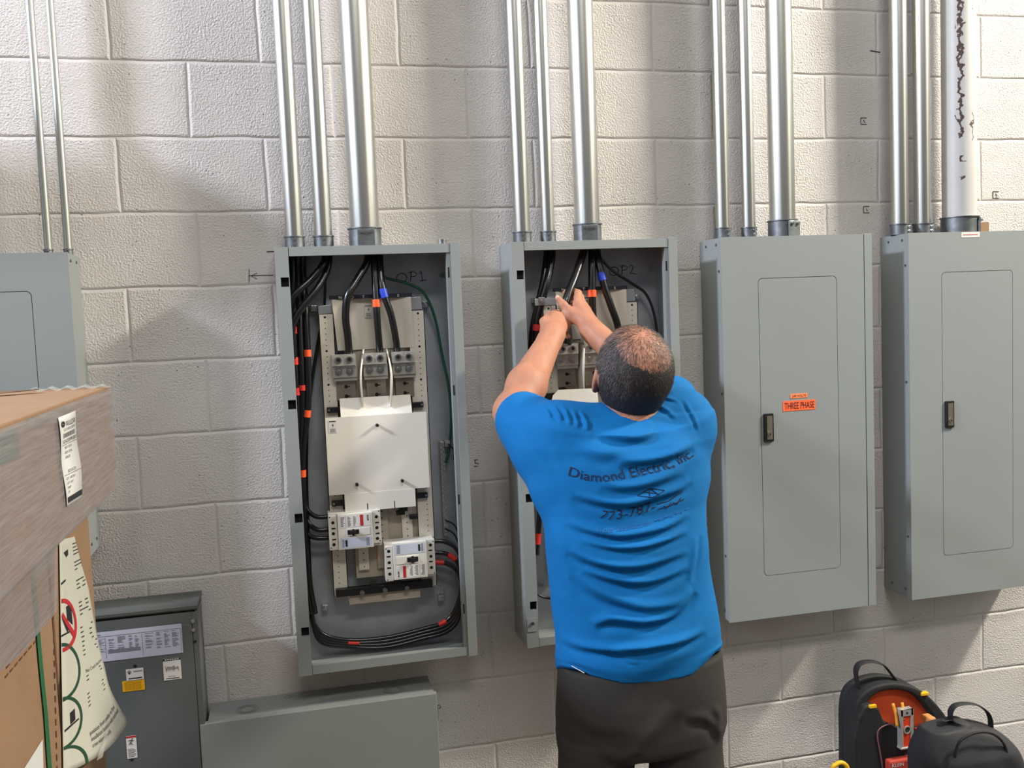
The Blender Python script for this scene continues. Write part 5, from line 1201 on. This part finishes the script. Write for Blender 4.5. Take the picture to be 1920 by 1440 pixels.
for sx in (-1, 1):
    S.ell(hp(sx*.032, .093, -.006), (.013, .010, .009), Rm, k=.004); S.ell(hp(sx*.045, .075, -.035), (.018, .016, .014), Rm, k=.02)
    # ears: cupped discs with a rim
    ec = hp(sx*.086, -.004, -.028); Re = np.array(Rh @ Matrix.Rotation(sx*math.radians(22), 3, 'Z'))
    S.ell(ec, (.0075, .018, .031), Re, k=.006); S.ell(ec+Re @ np.array([sx*.008, .003, 0]), (.005, .011, .020), Re, k=.004, neg=True); S.ell(hp(sx*.082, .0, -.056), (.007, .009, .010), Rm, k=.006)
S.cap(hp(-.024, .098, -.075), hp(.024, .098, -.075), .006, .006, k=.006); S.cap(hp(-.020, .096, -.083), hp(.020, .096, -.083), .006, .006, k=.006)
# left hand: a fist, knuckles up, thumb along the near side
kn = [A(1037, 592, -.205), A(1047, 594, -.198), A(1055, 601, -.194), A(1060, 612, -.196)]
for i, q in enumerate(kn):
    S.cap(WL+(q-WL)*.15, q, .0215, .0135, k=.014)
    S.cap(q, q+np.array([.001, -.001, .001]), .0125, .0125, k=.006)
    p1 = q+np.array([.008, .032-.003*i, -.004]); p2 = p1+np.array([.004, -.002, -.024]); p3 = p2+np.array([-.004, -.020, -.002]); r = (.0092, .0095, .0092, .0080)[i]
    S.cap(q, p1, r+.001, r, k=.004); S.cap(p1, p2, r, r*.95, k=.003); S.cap(p2, p3, r*.95, r*.85, k=.003)
th = [A(1026, 622, -.262), A(1020, 603, -.225), A(1030, 590, -.186), A(1046, 585, -.168)]
S.cap(th[0], th[1], .0165, .0125, k=.016); S.cap(th[1], th[2], .0120, .0102, k=.006); S.cap(th[2], th[3], .0102, .0088, k=.004)
# right hand: back of the hand to the viewer, thumb left, fingers up and round behind the cable
kr = [A(1083, 572, -.190), A(1092, 573, -.172), A(1098, 580, -.156), A(1103, 590, -.146)]
for i, q in enumerate(kr):
    S.cap(WR+(q-WR)*.12, q, .0215, .0145, k=.014)
    up_ = [A(1084, 550, -.160), A(1088, 556, -.140), A(1090, 566, -.128), A(1092, 578, -.122)][i]
    tip = [A(1072, 545, -.128), A(1072, 554, -.112), A(1074, 564, -.104), A(1077, 576, -.102)][i]
    tip2 = tip+np.array([-.018, .002, -.004]); r = (.0112, .0105, .0098, .0086)[i]
    S.cap(q, up_, r+.0022, r, k=.006); S.cap(up_, tip, r, r*.92, k=.003); S.cap(tip, tip2, r*.92, r*.82, k=.003)
tr_ = [A(1098, 606, -.225), A(1070, 588, -.205), A(1056, 571, -.192), A(1046, 559, -.182)]
S.cap(tr_[0], tr_[1], .0215, .0165, k=.018); S.cap(tr_[1], tr_[2], .0145, .0118, k=.008); S.cap(tr_[2], tr_[3], .0112, .0088, k=.004)
V, F = S.mesh(); V = stance(V, A(1192, 1350, yT)[2])
def skin_mat():
    m = mat('skin', (172, 118, 92), .6, 0, .0004, 160, .10, 22); b = m.node_tree.nodes['Principled BSDF']
    b.inputs['Subsurface Weight'].default_value = .12; b.inputs['Subsurface Radius'].default_value = (.01, .004, .002); return m
body = sdf_obj('body', V, F, skin_mat(), man, 1)
# nails
nm = MB(); 
for c_, d_ in ((tr_[3], (tr_[3]-tr_[2])),):
    d_ = d_/np.linalg.norm(d_); nm.ball(c_+np.array([-.003, -.0065, .002]), .0058, 12, (1, .45, 1.1))
obj('thumbnail', nm, mat('nail', (222, 176, 158), .35), body, smooth=True)

ah = MB()
for E_, W_ in ((EL, WL), (ER, WR)):
    ax = W_-E_; L2 = ax@ax; rel = V-E_; tt = (rel @ ax)/L2; rad = rel-tt[:, None]*ax; rr = np.linalg.norm(rad, axis=1)
    sel = np.where((tt > .02) & (tt < 1.0) & (rr < .07))[0]
    for i in rng.choice(sel, 1500):
        nrm = rad[i]/max(rr[i], 1e-6); d_ = ax/math.sqrt(L2)*.8+np.cross(nrm, ax/math.sqrt(L2))*rng.normal(.5, .5)+nrm*.22; d_ /= np.linalg.norm(d_); ln = rng.uniform(.005, .011)
        sd_ = np.cross(d_, nrm); sd_ /= (np.linalg.norm(sd_)+1e-6); a = V[i]-nrm*.0006
        ah.add([a-sd_*.00011, a+sd_*.00011, a+d_*ln], [(0, 1, 2)])
obj('arm_hair', ah, mat('arm_hair', (66, 44, 32), .6), body, label='fine dark hair on the forearms')

# hair: cropped at the back and sides, bald crown
Vh = V[(V[:, 2] > HC[2]-.16) & (np.linalg.norm(V-HC, axis=1) < .16)]
Lc = (Vh-HC) @ Rm                         # head-local: x right, y face, z crown
dirn = Lc/np.linalg.norm(Lc, axis=1)[:, None]
def hair_cover(dr, L):
    az = np.arctan2(dr[:, 0], dr[:, 1]);                       # 0 at the face
    face = (dr[:, 1] > .30-.25*np.clip(dr[:, 2], 0, 1)) & (dr[:, 2] < .75)
    bd = np.array([.16, -.30, 1.0]); bd /= np.linalg.norm(bd); ang = np.degrees(np.arccos(np.clip(dr @ bd, -1, 1)))
    cover = np.clip((ang-36)/14, 0.0, 1)
    front = (dr[:, 1] > .05) & (dr[:, 2] > .60); cover = np.where(front, .10, cover)
    cover = np.where(face, 0, cover)
    nape = L[:, 2] < -.078-.020*np.clip(-dr[:, 1], 0, 1); cover = np.where(nape, 0, cover)
    earz = (np.abs(L[:, 0]) > .080) & (L[:, 2] < .005) & (L[:, 1] > -.028); cover = np.where(earz, 0, cover)
    cover = np.where((L[:, 1] > .0) & (L[:, 2] < -.03), 0, cover); return cover
cov = hair_cover(dirn, Lc)
w8 = np.clip(cov, .32, 1)*(cov > 0)+.24*((cov == 0) & (dirn[:, 2] > .35) & (dirn[:, 1] < .5)); pk_ = rng.choice(len(Vh), 48000, p=w8/w8.sum())
hd, hg = MB(), MB(); crown = np.array([.05, -.2, 1.0])
for i in pk_:
    nrm = dirn[i]; L = Lc[i]+rng.normal(0, .0012, 3)
    down = nrm*(nrm @ crown)-crown; down = down-nrm*(down @ nrm); down /= (np.linalg.norm(down)+1e-6)
    sw = np.cross(nrm, down); d_ = down+sw*rng.normal(.25, .35)+nrm*rng.uniform(.10, .35); d_ /= np.linalg.norm(d_); ln = rng.uniform(.008, .020)
    sd_ = np.cross(d_, nrm); sd_ /= (np.linalg.norm(sd_)+1e-6); wd_ = .00026
    a = L-nrm*.001; b = a+d_*ln*.55; c_ = a+d_*ln-nrm*ln*.22
    P3 = [HC+Rm @ q for q in (a-sd_*wd_, a+sd_*wd_, b+sd_*wd_*.8, b-sd_*wd_*.8, c_)]
    grey = rng.random() < (.04+.40*(L[0] < -.035)*(L[2] > -.05)+.05*(L[2] > .02))
    tgt = hg if grey else hd; tgt.add(P3, [(0, 1, 2, 3), (3, 2, 4)])
# close undercoat following the scalp
S = SDF(HC-.15, HC+.15, .004)
S.ell(HC, (.0835, .100, .100), Rm, k=.02); S.ell(hp(0, -.022, .0), (.080, .080, .090), Rm, k=.03); S.cap(hp(0, -.02, -.03), hp(0, -.03, -.075), .064, .060, k=.03)
Vc, Fc = S.mesh(); Lx = (Vc-HC) @ Rm; dx_ = Lx/np.linalg.norm(Lx, axis=1)[:, None]
cc = hair_cover(dx_, Lx)+rng.normal(0, .10, len(Vc)); keep = (cc[Fc] > .62).all(1); Fk = Fc[keep]
us = np.unique(Fk); re = -np.ones(len(Vc), int); re[us] = np.arange(len(us))
hm_ = mat('dark_hair', (44, 34, 30), .55, 0, 0, 1, .25, 60)
obj('hair', hd, hm_, body, label='short dark hair, thinning on the crown'); obj('grey_hair', hg, mat('grey_hair', (104, 96, 94), .55), body, label='greying strands on the left side')
uc = sdf_obj('hair_undercoat', Vc[us], re[Fk], mat('hair_base', (30, 25, 24), .7, 0, .002, 260), body, 1)

# trousers
S = SDF((.90, -.92, 0), (1.52, -.50, hemz+.09), .005)
pr_t = []
for v, l, r, b in ((1225, 1046, 1345, .118), (1290, 1043, 1350, .124), (1325, 1041, 1352, .124), (1350, 1042, 1353, .122), (1376, 1044, 1352, .118), (1388, 1056, 1342, .108)):
    pl = A(l, v, yT); pq = A(r, v, yT); pr_t.append(((pl[2]+pq[2])/2, (pl[0]+pq[0])/2, yT-.006, (pq[0]-pl[0])/2*.98, b))
zcr = min(p[0] for p in pr_t)
for l, r, Ft in ((1041, 1194, FLt), (1212, 1360, FRt)):
    a, b = A(l, 1425, yT), A(r, 1425, yT); w_ = (b[0]-a[0])/2; c_ = (a+b)/2
    rows = [(zcr+.04, c_[0], yT-.002, w_*.88, .104), (c_[2]-.02, c_[0], yT, w_*.96, .108), (.46, (c_[0]+Ft[0])/2, yT+.02, .072, .082), (.06, Ft[0], Ft[1], .062, .072)]
    S.column(rows, .002, p=2.2)
S.column(pr_t, .012, p=2.5)
V, F = S.mesh(); V = stance(V, A(1192, 1350, yT)[2])
bk_ = np.clip((-.74-V[:, 1])/.05, 0, 1)
V[:, 1] -= bk_*(creases(V, [([(1180, 1440), (1205, 1395), (1235, 1360), (1262, 1325)], .0060, .018), ([(1280, 1345), (1320, 1352), (1345, 1375), (1350, 1400)], .0060, .012), ([(1330, 1330), (1345, 1345), (1350, 1365)], .005, .010), ([(1075, 1360), (1120, 1375), (1170, 1370)], .003, .014), ([(1120, 1415), (1160, 1425), (1195, 1405)], .005, .012)], y=-.85)+.0015*np.sin(V[:, 2]*35+V[:, 0]*22))
tr = sdf_obj('trousers', V, F, mat('dark_trousers', (52, 49, 47), .85, 0, .0003, 500, .03, 30, spec=.25), man, 2)
obj('waist_label', MB().tube([on_shirt(1085, 1262, .002)+Vector((0, 0, -.003)), on_shirt(1104, 1269, .002)+Vector((0, 0, -.003))], .0009, 6), M['label'], tr)
for Ft in (FLt, FRt):
    s2 = SDF((Ft[0]-.08, -.85, 0), (Ft[0]+.08, -.48, .13), .005)
    s2.cap(Ft+np.array([0, -.045, -.035]), Ft+np.array([0, .16, -.045]), .044, .036, k=.02, flat=((0, 0, 1), 1.1)); s2.cap(Ft+np.array([0, 0, -.03]), Ft+np.array([0, 0, .02]), .045, .045, k=.03)
    s2.D = np.maximum(s2.D, (.003-(s2.lo[2]+s2.h*np.arange(s2.n[2])))[None, None, :]).astype(np.float32)
    v_, f_ = s2.mesh(); v_ = stance(v_, 1.0); sdf_obj('work_shoe', v_, f_, mat('black_leather', (28, 25, 23), .5), man, 1)
